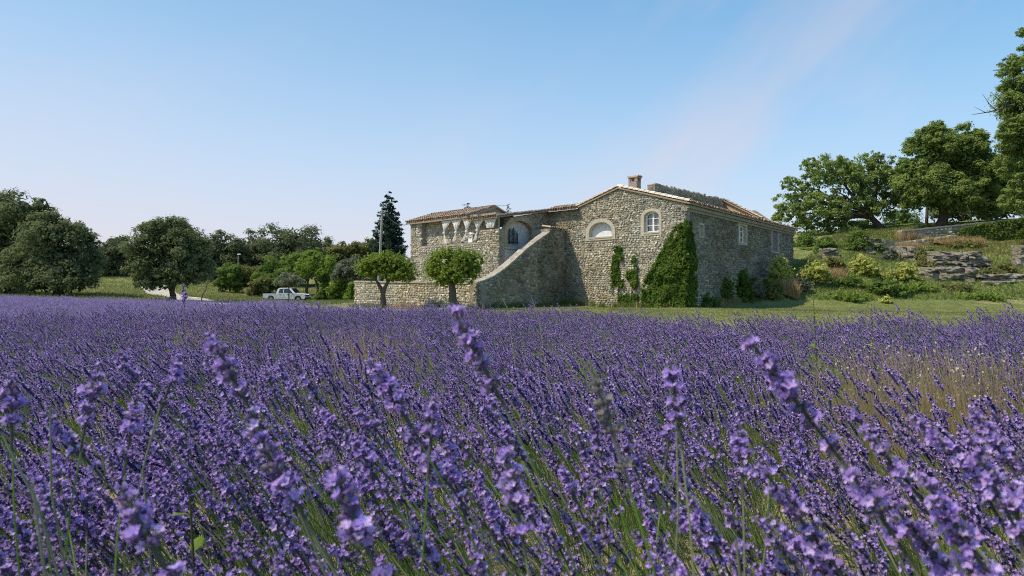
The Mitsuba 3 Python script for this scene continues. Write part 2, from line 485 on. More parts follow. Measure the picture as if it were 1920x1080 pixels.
def window(kind, plane, opening, surround, leaf, depth=0.16, rows=3, cols=2, label=None):
    key = part(house, kind, plane.slab(surround.difference(opening), -0.34, 0.045), 'dressed_stone', label=label)
    x0, z0, x1, z1 = opening.bounds
    if leaf == 'blind':
        part(key, 'blind', plane.slab(opening.buffer(0.02), -depth - 0.03, -depth), 'blind_white')
    elif leaf == 'shutter':
        n = 5
        for k in range(n):
            w = (x1 - x0) / n
            b = sbox(x0 + k * w + 0.006, z0 + 0.02, x0 + (k + 1) * w - 0.006, z1 - 0.01)
            part(key, 'board', plane.slab(b, -0.07, -0.03 + 0.004 * (k % 2)), 'shutter_paint')
        for zz in (z0 + 0.25, z1 - 0.3):
            part(key, 'batten', plane.slab(sbox(x0 + 0.04, zz, x1 - 0.04, zz + 0.08), -0.028, -0.008), 'shutter_paint')
    else:
        inner = opening.buffer(-0.075)
        bars = opening.difference(inner)
        part(key, 'frame', plane.slab(bars, -depth - 0.06, -depth), 'white_paint')
        c = (x0 + x1) / 2
        part(key, 'mullion', plane.slab(sbox(c - 0.045, z0 + 0.07, c + 0.045, z1 - 0.05).intersection(inner.buffer(0.01)), -depth - 0.055, -depth + 0.008), 'white_paint')
        for k in range(1, rows):
            zz = z0 + (z1 - z0) * k / rows
            for a, b in ((x0 + 0.075, c - 0.045), (c + 0.045, x1 - 0.075)):
                part(key, 'glazing_bar', plane.slab(sbox(a, zz - 0.016, b, zz + 0.016), -depth - 0.045, -depth - 0.008), 'white_paint')
        o = MB()
        xx0, zz0, xx1, zz1 = inner.bounds
        poly = np.array(inner.exterior.coords)[:-1]
        v = plane(poly[:, 0], poly[:, 1], -depth - 0.03)
        m = trimesh.creation.triangulate_polygon(inner, engine='earcut')
        part(key, 'pane', (plane(m[0][:, 0], m[0][:, 1], -depth - 0.03), m[1]), 'pane')
        # a net curtain inside
        n = 24
        s = np.linspace(x0, x1, n)
        tt = -depth - 0.16 + 0.02 * np.sin(np.arange(n) * 1.9)
        lo, hi = plane(s, np.full(n, z0), tt), plane(s, np.full(n, z1), tt)
        i = np.arange(n - 1)
        part(key, 'net_curtain', (np.vstack([lo, hi]), np.vstack([np.stack([i, i + 1, i + n + 1], 1), np.stack([i, i + n + 1, i + n], 1)])), 'net_cloth')
    if leaf != 'shutter':
        part(key, 'sill', plane.slab(sbox(x0 - 0.02, z0 - 0.07, x1 + 0.02, z0 + 0.012), -0.24, 0.075), 'dressed_stone')
    return key


flat('net_cloth', (0.26, 0.29, 0.34), 0.9, spec=0.1)
window('arched_window', gp, win_a, sur_a, 'blind', depth=0.26, label='low wide arched window filled with a white blind')
window('arched_window', gp, win_b, sur_b, 'glass', label='tall arched window with white frame and small panes')

w_mid = sbox(8.45, 3.88, 9.75, 4.95)
w_small = sbox(1.95, 3.86, 2.45, 4.47)
w_shut = sbox(15.4, 3.62, 16.9, 5.05)
right_poly = sbox(0.0, -0.6, 21.0, 5.40)
surs = [sbox(8.25, 3.74, 9.95, 5.10), sbox(1.87, 3.78, 2.55, 4.56), sbox(15.22, 3.54, 17.08, 5.12)]
rpoly = right_poly
for q in surs:
    rpoly = rpoly.difference(q)
def side_stain(s, z):
    n = meshkit.fbm(np.stack([s * 0.5, z * 0.8, s * 0 + 6], -1), 3, 15)
    return np.clip((n - 0.5) * 2.5, 0, 1) * 0.6


stone_wall('side_wall', rp, rpoly, clip=0.14, w=0.27, h=0.115, prot=0.065, tilt=0.12, tone=0.68, stain=side_stain)  # low tone paints the shade of this side into its stones
window('window', rp, w_mid, surs[0], 'glass', label='square window with white frame in the shaded side wall')
window('window', rp, w_small, surs[1], 'blind', label='very small pale window in the shaded side wall', depth=0.2)
window('window', rp, w_shut, surs[2], 'shutter', label='window closed by a purplish grey board shutter')
# far and left walls, out of sight from the field
bp = Plane(H(0, 21.0, 0), G2, -GN)
part(house, 'back_wall', bp.slab(Polygon([(0.5, -0.5), (9, -0.5), (9, 5.7), (3, 7.2), (0.5, 5.4)]), -0.45, 0.0), 'mortar')

TILE = np.array([[0.50, 0.37, 0.27], [0.46, 0.30, 0.21], [0.54, 0.44, 0.34], [0.38, 0.29, 0.22], [0.56, 0.48, 0.39], [0.33, 0.27, 0.22], [0.50, 0.34, 0.27]])


def canal_tiles(o, a, b, na, nb, rng, step=0.21, run=0.36, r=0.092, lichen=0.25):
    """Rows of half-round clay tiles on a slope: o eave corner, a unit along the eave, b unit up the slope."""
    n = unit(np.cross(a, b))
    if n[2] < 0:
        n = -n
    out = MB()
    K = 6
    th = np.linspace(0, np.pi, K)
    i = np.arange(K - 1)
    fb = np.vstack([np.stack([i, i + 1, i + K + 1], 1), np.stack([i, i + K + 1, i + K], 1)])
    for up in (1, -1):
        for ia in range(na):
            for ib in range(nb):
                ca = (ia + (0.5 if up > 0 else 1.0)) * step + rng.normal(0, 0.008)
                b0, b1 = ib * run - 0.04 + rng.normal(0, 0.012), (ib + 1) * run + 0.04
                lift = 0.05 if up > 0 else 0.075
                r0, r1 = r * rng.uniform(0.97, 1.05), r * 0.84
                skew = rng.normal(0, 0.012)
                e0 = o + a * ca + b * b0 + n * (lift + 0.020)
                e1 = o + a * (ca + skew) + b * b1 + n * (lift - 0.008)
                ring0 = e0 + (a * np.cos(th)[:, None] + n * up * np.sin(th)[:, None] * 0.85) * r0
                ring1 = e1 + (a * np.cos(th)[:, None] + n * up * np.sin(th)[:, None] * 0.85) * r1
                c = TILE[rng.integers(0, len(TILE))] * rng.uniform(0.75, 1.12)
                if rng.random() < lichen:
                    c = c * 0.45 + np.array([0.46, 0.43, 0.36]) * 0.55
                out.add(np.vstack([ring0, ring1]), fb, c)
    return out


def roof(name, corners, rng, overhang_drop=0.09, lichen=0.3, tiles=True, **kw):
    """corners: eave start, eave end, ridge end, ridge start. A board deck carries the tiles."""
    p = [np.asarray(c, float) for c in corners]
    dn = np.array([0, 0, -overhang_drop])
    v = np.vstack(p + [q + dn for q in p])
    f = [[0, 1, 2], [0, 2, 3], [4, 6, 5], [4, 7, 6]] + [x for k in range(4) for x in ([k, (k + 1) % 4, (k + 1) % 4 + 4], [k, (k + 1) % 4 + 4, k + 4])]
    key = part(house, name, (v, np.array(f)), 'clay')
    if tiles:
        a, L = unit(p[1] - p[0]), np.linalg.norm(p[1] - p[0])
        b, W = unit(p[3] - p[0]), np.linalg.norm(p[3] - p[0])
        m = canal_tiles(p[0], a, b, max(1, int(L / 0.21)), max(1, int(W / 0.36)), rng, lichen=lichen, **kw)
        part(key, 'tiles', m.mesh(), 'painted_pieces', color=m.color(), kind='stuff')
    return key


rr = np.random.default_rng(5)
roof('main_roof', [H(-0.32, -0.12, 5.46), H(-0.32, 21.2, 5.46), H(4.36, 21.2, 6.74), H(4.36, -0.12, 6.74)], rr)
roof('main_roof', [H(9.3, 12.6, 5.50), H(7.4, -0.12, 5.90), H(4.36, -0.12, 6.74), H(4.36, 12.6, 6.74)], rr, tiles=False)
roof('rear_roof', [H(-0.15, 12.45, 5.66), H(-0.15, 13.0, 5.66), H(2.75, 13.0, 7.22), H(2.75, 12.45, 7.22)], rr)
rg = Plane(H(0, 12.62, 0), G2, GN)
part(house, 'rear_gable', rg.slab(Polygon([(0.0, 5.2), (5.0, 5.2), (5.0, 6.5), (2.7, 7.14), (0.0, 5.58)]), -0.25, 0), 'ochre_render')
# stepped-up stone wall behind the front roof, its broken coping
up_pl = Plane(H(2.6, 1.36, 0), R2, RN)
up_key = stone_wall('upper_wall', up_pl, Polygon([(0, 5.6), (11.2, 5.6), (11.2, 7.14), (0, 6.86)]), w=0.3, h=0.11, prot=0.05, tone=0.78, tilt=0.08)
up_end = Plane(H(2.6, 1.36, 0), G2, GN)
m, c = stones(up_end, sbox(0.02, 6.0, 0.5, 6.84), 0.24, 0.12, RNG, tone=0.7)
part(up_key, 'end_stones', m, 'painted_pieces', color=c, kind='stuff')
for k in range(36):
    s = 0.16 + k * 0.31
    if RNG.random() < 0.12:
        continue
    L = 0.30 * RNG.uniform(0.6, 1.25)
    hgt = RNG.uniform(0.05, 0.15)
    zc = 6.86 + 0.28 * s / 11.2 + hgt / 2 - 0.004
    v, f = boxm((0, 0, 0), (L, 0.5 * RNG.uniform(0.75, 1.15), hgt), bevel=0.018)
    v = v @ trimesh.transformations.euler_matrix(RNG.normal(0, 0.09), RNG.normal(0, 0.10), RNG.normal(0, 0.12))[:3, :3].T
    ang = math.atan2(R2[1], R2[0])
    v = np.stack([v[:, 0] * math.cos(ang) - v[:, 1] * math.sin(ang), v[:, 0] * math.sin(ang) + v[:, 1] * math.cos(ang), v[:, 2]], 1)
    part(up_key, 'coping_stone', (v + up_pl(s, zc, -0.22), f), 'painted_pieces', color=np.tile(PALETTE[RNG.integers(0, 7)] * RNG.uniform(0.7, 1.1), (len(v), 1)))


def half_tile(p0, p1, r, upv, K=8, thick=0.016):
    """A half-round tile lying from p0 to p1, arched towards upv."""
    d = unit(p1 - p0)
    side = unit(np.cross(d, upv))
    n = np.cross(side, d)
    th = np.linspace(0, np.pi, K)
    ring = lambda p, rad: p + (side * np.cos(th)[:, None] + n * np.sin(th)[:, None]) * rad
    v = np.vstack([ring(p0, r), ring(p1, r * 0.85), ring(p0, r - thick), ring(p1, r * 0.85 - thick)])
    i = np.arange(K - 1)
    f = []
    for a, b in ((0, K), (3 * K, 2 * K), (2 * K, 0), (K, 3 * K)):
        f += [np.stack([a + i, a + i + 1, b + i + 1], 1), np.stack([a + i, b + i + 1, b + i], 1)]
    return v, np.vstack(f)


# verge tiles along both slopes of the gable, each one pale half-round
for k in range(13):
    a, b = k / 13, (k + 1.12) / 13
    p0, p1 = H(-0.32 + 4.68 * a, -0.03, 5.53 + 1.28 * a), H(-0.32 + 4.68 * b, -0.03, 5.53 + 1.28 * b - 0.02)
    v, f = half_tile(p0, p1, 0.13, np.array([0, 0, 1.0]))
    part(house, 'verge_tile', (v, f), 'painted_pieces', color=np.tile(np.array([0.68, 0.62, 0.53]) * RNG.uniform(0.85, 1.15), (len(v), 1)))
for k in range(9):
    a, b = k / 9, (k + 1.12) / 9
    p0, p1 = H(7.5 - 3.14 * a, -0.03, 5.93 + 0.88 * a), H(7.5 - 3.14 * b, -0.03, 5.93 + 0.88 * b - 0.02)
    v, f = half_tile(p0, p1, 0.12, np.array([0, 0, 1.0]))
    part(house, 'verge_tile', (v, f), 'painted_pieces', color=np.tile(np.array([0.50, 0.44, 0.36]) * RNG.uniform(0.8, 1.12), (len(v), 1)))
# corbelled eaves under the right roof
part(house, 'cornice', rp.slab(sbox(-0.02, 5.19, 21.0, 5.36), 0.0, 0.20), 'mortar')
part(house, 'cornice', rp.slab(sbox(-0.015, 5.05, 21.0, 5.187), 0.0, 0.105), 'mortar')

# chimney: four little piers carry the cap tiles
ch = H(4.08, 1.5, 0)
ang = math.atan2(R2[1], R2[0])
ck = part(house, 'chimney', boxm(ch + [0, 0, 6.75], (0.54, 0.54, 0.86), ang, 0.012), 'clay_stack')


def _stack(p, n, uv):
    a = mikit.fbm(p.x * 6, p.y * 6, p.z * 6, 4)
    return mikit.mix((0.30, 0.23, 0.19), (0.44, 0.36, 0.31), a)


scene['clay_stack'] = two({'type': 'diffuse', 'reflectance': mikit.proc(_stack)})
for sx in (-1, 1):
    for sy in (-1, 1):
        o = np.array([sx * 0.205 * math.cos(ang) - sy * 0.205 * math.sin(ang), sx * 0.205 * math.sin(ang) + sy * 0.205 * math.cos(ang), 0])
        part(ck, 'pier', boxm(ch + o + [0, 0, 7.29], (0.13, 0.13, 0.22), ang), 'clay_stack')
part(ck, 'cap', boxm(ch + [0, 0, 7.43], (0.62, 0.60, 0.06), ang, 0.01), 'clay_stack')
for k in (-1, 0, 1):
    sd = np.array([math.cos(ang), math.sin(ang), 0]) * 0.19 * k
    d2 = np.array([-math.sin(ang), math.cos(ang), 0])
    v, f = half_tile(ch + sd - d2 * 0.36 + [0, 0, 7.465], ch + sd + d2 * 0.36 + [0, 0, 7.465], 0.095, np.array([0, 0, 1.0]))
    part(ck, 'cap_tile', (v, f), 'painted_pieces', color=np.tile([0.42, 0.33, 0.27], (len(v), 1)))

# ---- left wing
lp = Plane(H(0, -5.13, 0), G2, GN)                       # front of the curtained gallery
front = Polygon([(9.85, -0.6), (18.49, -0.6), (18.49, 5.36), (11.72, 5.36), (11.72, 5.22), (17.3, 5.22), (17.3, 3.74), (11.72, 3.74), (11.72, 4.40), (9.85, 4.40)])
stone_wall('gallery_front', lp, front, w=0.215, h=0.115, t=0.45, prot=0.05, tilt=0.2, tone=1.02)
lside = Plane(H(18.49, -5.13, 0), R2, -RN)
stone_wall('gallery_end', lside, sbox(0.46, -0.6, 5.0, 5.2), w=0.3, h=0.15)
sp = Plane(H(9.85, -5.13, 0), R2, RN)                    # side wall above the stair, with the painted arch
a_open = arch(0.80, 3.45, 3.42, 4.25, 5.0)
side_poly = Polygon([(0.46, -0.6), (5.1, -0.6), (5.1, 5.80), (1.0, 5.10), (1.0, 4.40), (0.46, 4.40)]).difference(a_open).difference(sbox(0.46, -0.55, 3.4, 3.28))
stone_wall('stair_side_wall', sp, side_poly, w=0.24, h=0.13, t=0.4, tone=0.95)
m, c = stones(sp, sbox(0.0, 0.5, 0.46, 4.4), 0.25, 0.14, RNG, tone=0.9)
part(house, 'pier_stones', m, 'painted_pieces', color=c, kind='stuff')
niche = part(house, 'arched_niche', sp.slab(a_open.buffer(0.05), -0.42, -0.30), 'plaster', label='pale plastered arch with an iron grille above the stair')
part(niche, 'arch_band', sp.slab(a_open.buffer(0.28).difference(a_open).difference(sbox(-1, 0, 6, 3.4)), -0.05, 0.035), 'ochre_render')
for k in range(9):
    s = 1.0 + k * 0.13
    hb = 0.42 + 0.42 * math.sin((k + 0.5) / 9 * math.pi) + RNG.uniform(-0.08, 0.08)
    part(niche, 'iron_bar', sp.slab(Polygon([(s, 3.62), (s + 0.035, 3.62), (s + 0.035, 3.62 + hb), (s + 0.0175, 3.72 + hb), (s, 3.62 + hb)]), -0.20, -0.16), 'iron')
part(niche, 'iron_rail', sp.slab(sbox(0.85, 3.70, 2.2, 3.735), -0.158, -0.135), 'iron')
part(house, 'stair_plaster', sp.slab(sbox(0.47, -0.5, 3.4, 3.27), -0.35, 0.02), 'plaster')
part(house, 'stair_ledge', sp.slab(sbox(0.47, 3.285, 3.42, 3.405), -0.35, 0.12), 'dressed_stone')
# gallery floor and back wall
gb = Plane(H(0, -4.78, 0), G2, GN)
stone_wall('gallery_back', gb, sbox(10.4, 3.0, 18.1, 5.4), w=0.25, h=0.14, t=0.3, prot=0.04, tone=0.92)
fl = np.vstack([H(10.3, -4.68, 2.88), H(18.1, -4.68, 2.88), H(18.1, -2.0, 2.88), H(10.3, -2.0, 2.88)])
part(house, 'gallery_floor', (np.vstack([fl, fl - [0, 0, 0.2]]), np.array([[0, 1, 2], [0, 2, 3], [4, 6, 5], [4, 7, 6], [0, 4, 5], [0, 5, 1], [1, 5, 6], [1, 6, 2], [2, 6, 7], [2, 7, 3], [3, 7, 4], [3, 4, 0]])), 'dressed_stone')
roof('gallery_roof', [H(18.8, -5.35, 5.32), H(12.45, -5.35, 5.32), H(12.45, -2.5, 6.16), H(18.8, -2.5, 6.16)], rr, lichen=0.35, overhang_drop=0.14)
roof('gallery_roof', [H(12.45, 0.6, 5.30), H(18.8, 0.6, 5.30), H(18.8, -2.5, 6.16), H(12.45, -2.5, 6.16)], rr, tiles=False)
ge = Plane(H(12.6, -5.2, 0), R2, RN)
part(house, 'roof_gable', ge.slab(Polygon([(0.1, 5.0), (5.2, 5.0), (5.2, 5.35), (2.7, 6.05), (0.1, 5.3)]), -0.25, 0), 'mortar')
roof('landing_roof', [H(12.44, -5.40, 5.06), H(9.6, -5.40, 5.06), H(9.6, 0.9, 6.0), H(12.44, 0.9, 6.0)], rr, overhang_drop=0.07, lichen=0.4)
roof('landing_roof', [H(9.59, -0.42, 5.80), H(7.35, -0.42, 5.80), H(7.35, 0.9, 6.2), H(9.59, 0.9, 6.2)], rr, overhang_drop=0.07, lichen=0.4)
part(house, 'roof_beam', tube([H(9.9, -5.05, 5.0), H(12.5, -5.05, 5.0)], 0.07, 6), 'grey_wood')
part(house, 'roof_post', tube([H(9.95, -5.0, 4.35), H(9.95, -5.0, 5.0)], 0.05, 6), 'grey_wood')

# ---- the outside stair: curved parapet wall, coping slabs, steps, and the little tiled block at its top
stp = Plane(H(8.45, 0, 0), -R2, RN)                      # s runs from the gable towards the field
curve_px = [(1030, 437), (1018, 445), (1003, 456), (985, 470), (966, 488), (945, 506), (925, 520), (905, 528.5), (893, 533)]
cw = []
for px, py in curve_px:
    k = (px - 960) / FOC
    o = H(8.45, 0, 0)
    w = (o[0] - k * o[1]) / (R2[0] - k * R2[1])
    d = o[1] - w * R2[1]
    cw.append((w, EYE - (py - 540) / FOC * d))
cw = np.array(cw)
top = 4.55
stair_poly = Polygon([(0.0, -0.6), (cw[-1, 0], -0.6)] + [tuple(q) for q in cw[::-1]] + [(1.75, top), (0.0, top)])


def stair_stain(s, z):
    n = meshkit.fbm(np.stack([s * 0.55, z * 0.55, s * 0 + 2], -1), 3, 8)
    return np.clip((n - 0.38) * 3.2, 0, 1) * 0.9


m, c = stones(Plane(H(8.45, -cw[-1, 0] - 0.0, 0), G2, GN), sbox(0.0, -0.5, 0.42, cw[-1, 1]), 0.24, 0.13, RNG)
stair_end = (m, c)
stair_key = stone_wall('stair_wall', stp, stair_poly, w=0.24, h=0.13, t=0.42, prot=0.06, tone=0.86, stain=stair_stain)
part(stair_key, 'end_stones', stair_end[0], 'painted_pieces', color=stair_end[1], kind='stuff')
for i in range(len(cw) - 1):
    for h in range(2):
        a = cw[i] + (cw[i + 1] - cw[i]) * (h / 2 + 0.015)
        b = cw[i] + (cw[i + 1] - cw[i]) * (h / 2 + 0.485)
        z = 0.09
        part(house, 'coping_slab', stp.slab(Polygon([a + [0, 0.004], b + [0, 0.004], b + [0, z + RNG.uniform(-0.015, 0.015)], a + [0, z]]), -0.47, 0.05), 'pale_coping')


def _pale(p, n, uv):
    a = mikit.fbm(p.x * 5, p.y * 5, p.z * 5, 4)
    return mikit.mix((0.25, 0.235, 0.20), (0.50, 0.47, 0.41), a)


scene['pale_coping'] = two({'type': 'diffuse', 'reflectance': mikit.proc(_pale)})
block_front = Plane(H(8.45, -1.75, 0), G2, GN)
m, c = stones(block_front, sbox(0.0, 3.9, 0.42, 4.55), 0.22, 0.12, RNG)
part(house, 'block_stones', m, 'painted_pieces', color=c, kind='stuff')
part(house, 'stair_block', stp.slab(sbox(0.0, 3.0, 1.74, 4.53), -0.425, -1.30), 'mortar')
for k in range(8):
    p0, p1 = H(8.37, -0.18 - k * 0.21, 4.58 + k * 0.004), H(9.1, -0.18 - k * 0.21, 4.74)
    v, f = half_tile(p0, p1, 0.095, np.array([0, 0, 1.0]))
    part(house, 'block_tile', (v, f), 'painted_pieces', color=np.tile(TILE[k % 7], (len(v), 1)))
for k in range(15):
    w0 = 8.0 - k * 0.42
    z1 = float(np.interp(w0, cw[:, 0], cw[:, 1])) - 0.75
    o = [H(8.9, -w0, 0), H(9.8, -w0, 0), H(9.8, -w0 + 0.42, 0), H(8.9, -w0 + 0.42, 0)]
    v = np.vstack([q + [0, 0, z1] for q in o] + [q + [0, 0, -0.5] for q in o])
    f = [[0, 1, 2], [0, 2, 3]] + [x for j in range(4) for x in ([j, (j + 1) % 4, (j + 1) % 4 + 4], [j, (j + 1) % 4 + 4, j + 4])]
    part(house, 'step', (v, np.array(f)), 'dressed_stone')
# closing slabs out of sight
part(house, 'inner_wall', Plane(H(18.0, 0, 0), R2, -RN).slab(sbox(-2.0, -0.5, 3, 5.3), -0.3, 0), 'mortar')

# ---- terrace wall with its coping in front of the gallery
tw = thing('terrace_wall', 'low pale rubble stone terrace wall behind the two clipped trees', 'wall')
tpl = Plane(H(0, -8.3, 0), G2, GN)
tpoly = Polygon([(8.45, -0.6), (20.85, -0.6), (20.85, 1.42), (8.45, 1.24)])
stone_wall('body', tpl, tpoly, w=0.215, h=0.125, t=0.5, holder=tw, tone=1.18, prot=0.05, tilt=0.2)
tend = Plane(H(20.85, -8.3, 0), R2, -RN)
m, c = stones(tend, sbox(0.0, -0.5, 0.5, 1.4), 0.25, 0.15, RNG, tone=1.1)
part(tw, 'end_stones', m, 'painted_pieces', color=c, kind='stuff')
for k in range(20):
    s0 = 8.6 + k * 0.612
    z0 = 1.24 + 0.18 * (s0 - 8.45) / 12.4 + 0.006
    part(tw, 'coping_slab', tpl.slab(Polygon([(s0, z0), (s0 + 0.595, z0 + 0.009), (s0 + 0.595, z0 + 0.10), (s0, z0 + 0.09 + RNG.uniform(-0.01, 0.01))]), -0.56, 0.07), 'pale_coping')
tfl = np.vstack([H(9.9, -7.85, 1.2), H(20.4, -7.85, 1.2), H(20.4, -5.1, 1.2), H(9.9, -5.1, 1.2)])
part(tw, 'terrace_floor', (np.vstack([tfl, tfl - [0, 0, 0.3]]), np.array([[0, 1, 2], [0, 2, 3], [4, 6, 5], [4, 7, 6], [0, 4, 5], [0, 5, 1], [1, 5, 6], [1, 6, 2], [2, 6, 7], [2, 7, 3], [3, 7, 4], [3, 4, 0]])), 'gravel')
# sloping garden wall left of the gallery
gw = thing('garden_wall', 'short stone garden wall sloping down from the left corner of the farmhouse', 'wall')
stone_wall('body', Plane(H(18.5, -5.6, 0), G2, GN), Polygon([(0, -0.5), (2.6, -0.5), (2.6, 1.9), (0.0, 2.9)]), holder=gw, w=0.26, h=0.14, t=0.4)

# ---- tied white curtains along the gallery
CURT = [(828, 848, 833, 437, 836, 456), (845, 866, 855, 436, 851, 452), (866, 887, 875, 434, 868, 452), (887, 908, 895, 432, 891, 450), (908, 931, None, 428, None, None)]


def front_s(px):
    k = (px - 960) / FOC
    o = H(0, -5.2, 0)
    return (o[0] - k * o[1]) / (-G2[0] + k * G2[1])


def front_z(px, py):
    s = front_s(px)
    return EYE - (py - 540) / FOC * (H(s, -5.2, 0)[1])


cpl = Plane(H(0, -5.2, 0), G2, GN)
cl_lab = ['white tied curtain at the left end of the gallery, its tail blown left', 'second tied white curtain from the left along the gallery', 'middle white curtain of the gallery, tied in a knot',
          'fourth white curtain from the left, tied, beside the right pier', 'short untied white curtain hanging over the top of the right pier']
for i, (xa, xb, kx, ky, tx, ty) in enumerate(CURT):
    ztop = 5.17 if xb < 890 else 5.0
    sa, sb = front_s(xa), front_s(xb)
    key = thing('curtain', cl_lab[i], 'curtain', group='white curtains along the gallery')
    n, m_ = 26, 12
    if kx:
        sk, zk = front_s(kx), front_z(kx, ky)
    else:
        sk, zk = (sa + sb) / 2, front_z(919, 427)
    V = []
    for j in range(m_ + 1):
        t = j / m_
        ww = (1 - t) ** 1.1 if kx else 1 - 0.45 * t
        zz = ztop + (zk - ztop) * t
        e = np.linspace(-0.5, 0.5, n)
        l = sk * (t ** 0.7) + (sa + sb) / 2 * (1 - t ** 0.7)
        wid = abs(sb - sa) * max(ww, 0.09)
        sag = 0.05 * np.cos(e * np.pi * 2) * t * (1 - t) * 2
        fold = 0.03 * np.sin(e * 20 + i) * (0.35 + 0.65 * t) + 0.06 * (1 - 4 * e * e) * math.sin(t * np.pi)
        V.append(cpl(l + e * wid, zz - sag, fold))
    V = np.array(V).reshape(-1, 3)
    a, b = np.meshgrid(np.arange(m_), np.arange(n - 1), indexing='ij')
    q = np.stack([a * n + b, a * n + b + 1, (a + 1) * n + b + 1, (a + 1) * n + b], -1).reshape(-1, 4)
    part(key, 'cloth', (V, np.vstack([q[:, [0, 1, 2]], q[:, [0, 2, 3]]])), 'voile', smooth=True)
    if kx:
        part(key, 'knot', (lambda s: (np.array(s.vertices) * [0.09, 0.09, 0.075] + cpl(sk, zk, 0.03), np.array(s.faces)))(trimesh.creation.icosphere(2)), 'voile', smooth=True)
        st, zt = front_s(tx), front_z(tx, ty)
        V = []
        for j in range(9):
            t = j / 8
            e = np.linspace(-0.5, 0.5, 10)
            V.append(cpl(sk + (st - sk) * t ** 1.2 + e * (0.09 + 0.20 * t), zk + (zt - zk) * t + 0.04 * np.sin(e * 9) * t, 0.03 * np.sin(e * 12 + 2 * t) + 0.02))
        V = np.array(V).reshape(-1, 3)
        a, b = np.meshgrid(np.arange(8), np.arange(9), indexing='ij')
        q = np.stack([a * 10 + b, a * 10 + b + 1, (a + 1) * 10 + b + 1, (a + 1) * 10 + b], -1).reshape(-1, 4)
        part(key, 'tail', (V, np.vstack([q[:, [0, 1, 2]], q[:, [0, 2, 3]]])), 'voile', smooth=True)
lk = thing('lantern', 'small white lantern standing on the gallery parapet between two curtains', 'lantern')
ls, lz, lpl = front_s(879.5), 3.745, Plane(H(0, -5.13, 0), G2, GN)
part(lk, 'base', lpl.slab(sbox(ls - 0.19, lz, ls + 0.19, lz + 0.22), -0.38, -0.02), 'white_paint')
for a in (-0.17, 0.13):
    for t in (-0.36, -0.08):
        part(lk, 'post', lpl.slab(sbox(ls + a, lz + 0.222, ls + a + 0.04, lz + 0.48), t, t + 0.04), 'white_paint')
part(lk, 'top', lpl.slab(Polygon([(ls - 0.21, lz + 0.482), (ls + 0.21, lz + 0.482), (ls + 0.08, lz + 0.60), (ls - 0.08, lz + 0.60)]), -0.40, 0.0), 'white_paint')
part(lk, 'candle', lpl.slab(sbox(ls - 0.03, lz + 0.222, ls + 0.03, lz + 0.36), -0.22, -0.17), 'white_cloth')

# ------------------------------------------------------------------ trees and shrubs
GREENS = {'oak': ((0.170, 0.255, 0.075), (0.325, 0.405, 0.130)), 'holm': ((0.130, 0.160, 0.080), (0.260, 0.295, 0.145)), 'far': ((0.120, 0.150, 0.082), (0.215, 0.245, 0.130)),
          'bright': ((0.175, 0.270, 0.052), (0.290, 0.380, 0.090)), 'olive': ((0.16, 0.185, 0.13), (0.27, 0.30, 0.225)), 'fir': ((0.035, 0.070, 0.055), (0.075, 0.120, 0.085)),
          'mulberry': ((0.160, 0.250, 0.045), (0.290, 0.370, 0.080)), 'yellow': ((0.28, 0.36, 0.08), (0.66, 0.64, 0.22)), 'ivy': ((0.070, 0.140, 0.026), (0.180, 0.270, 0.060)),
          'shrub': ((0.115, 0.195, 0.048), (0.215, 0.300, 0.085)), 'straw': ((0.42, 0.30, 0.15), (0.66, 0.52, 0.30)), 'tan': ((0.160, 0.180, 0.060), (0.290, 0.290, 0.120)), 'grey': ((0.19, 0.21, 0.14), (0.32, 0.34, 0.25)),
          'lawn': ((0.140, 0.175, 0.060), (0.215, 0.240, 0.105))}


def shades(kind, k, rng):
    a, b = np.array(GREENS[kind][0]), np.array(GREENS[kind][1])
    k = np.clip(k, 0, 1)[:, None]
    return (a * (1 - k) + b * k) * rng.uniform(0.82, 1.18, (len(k), 1))


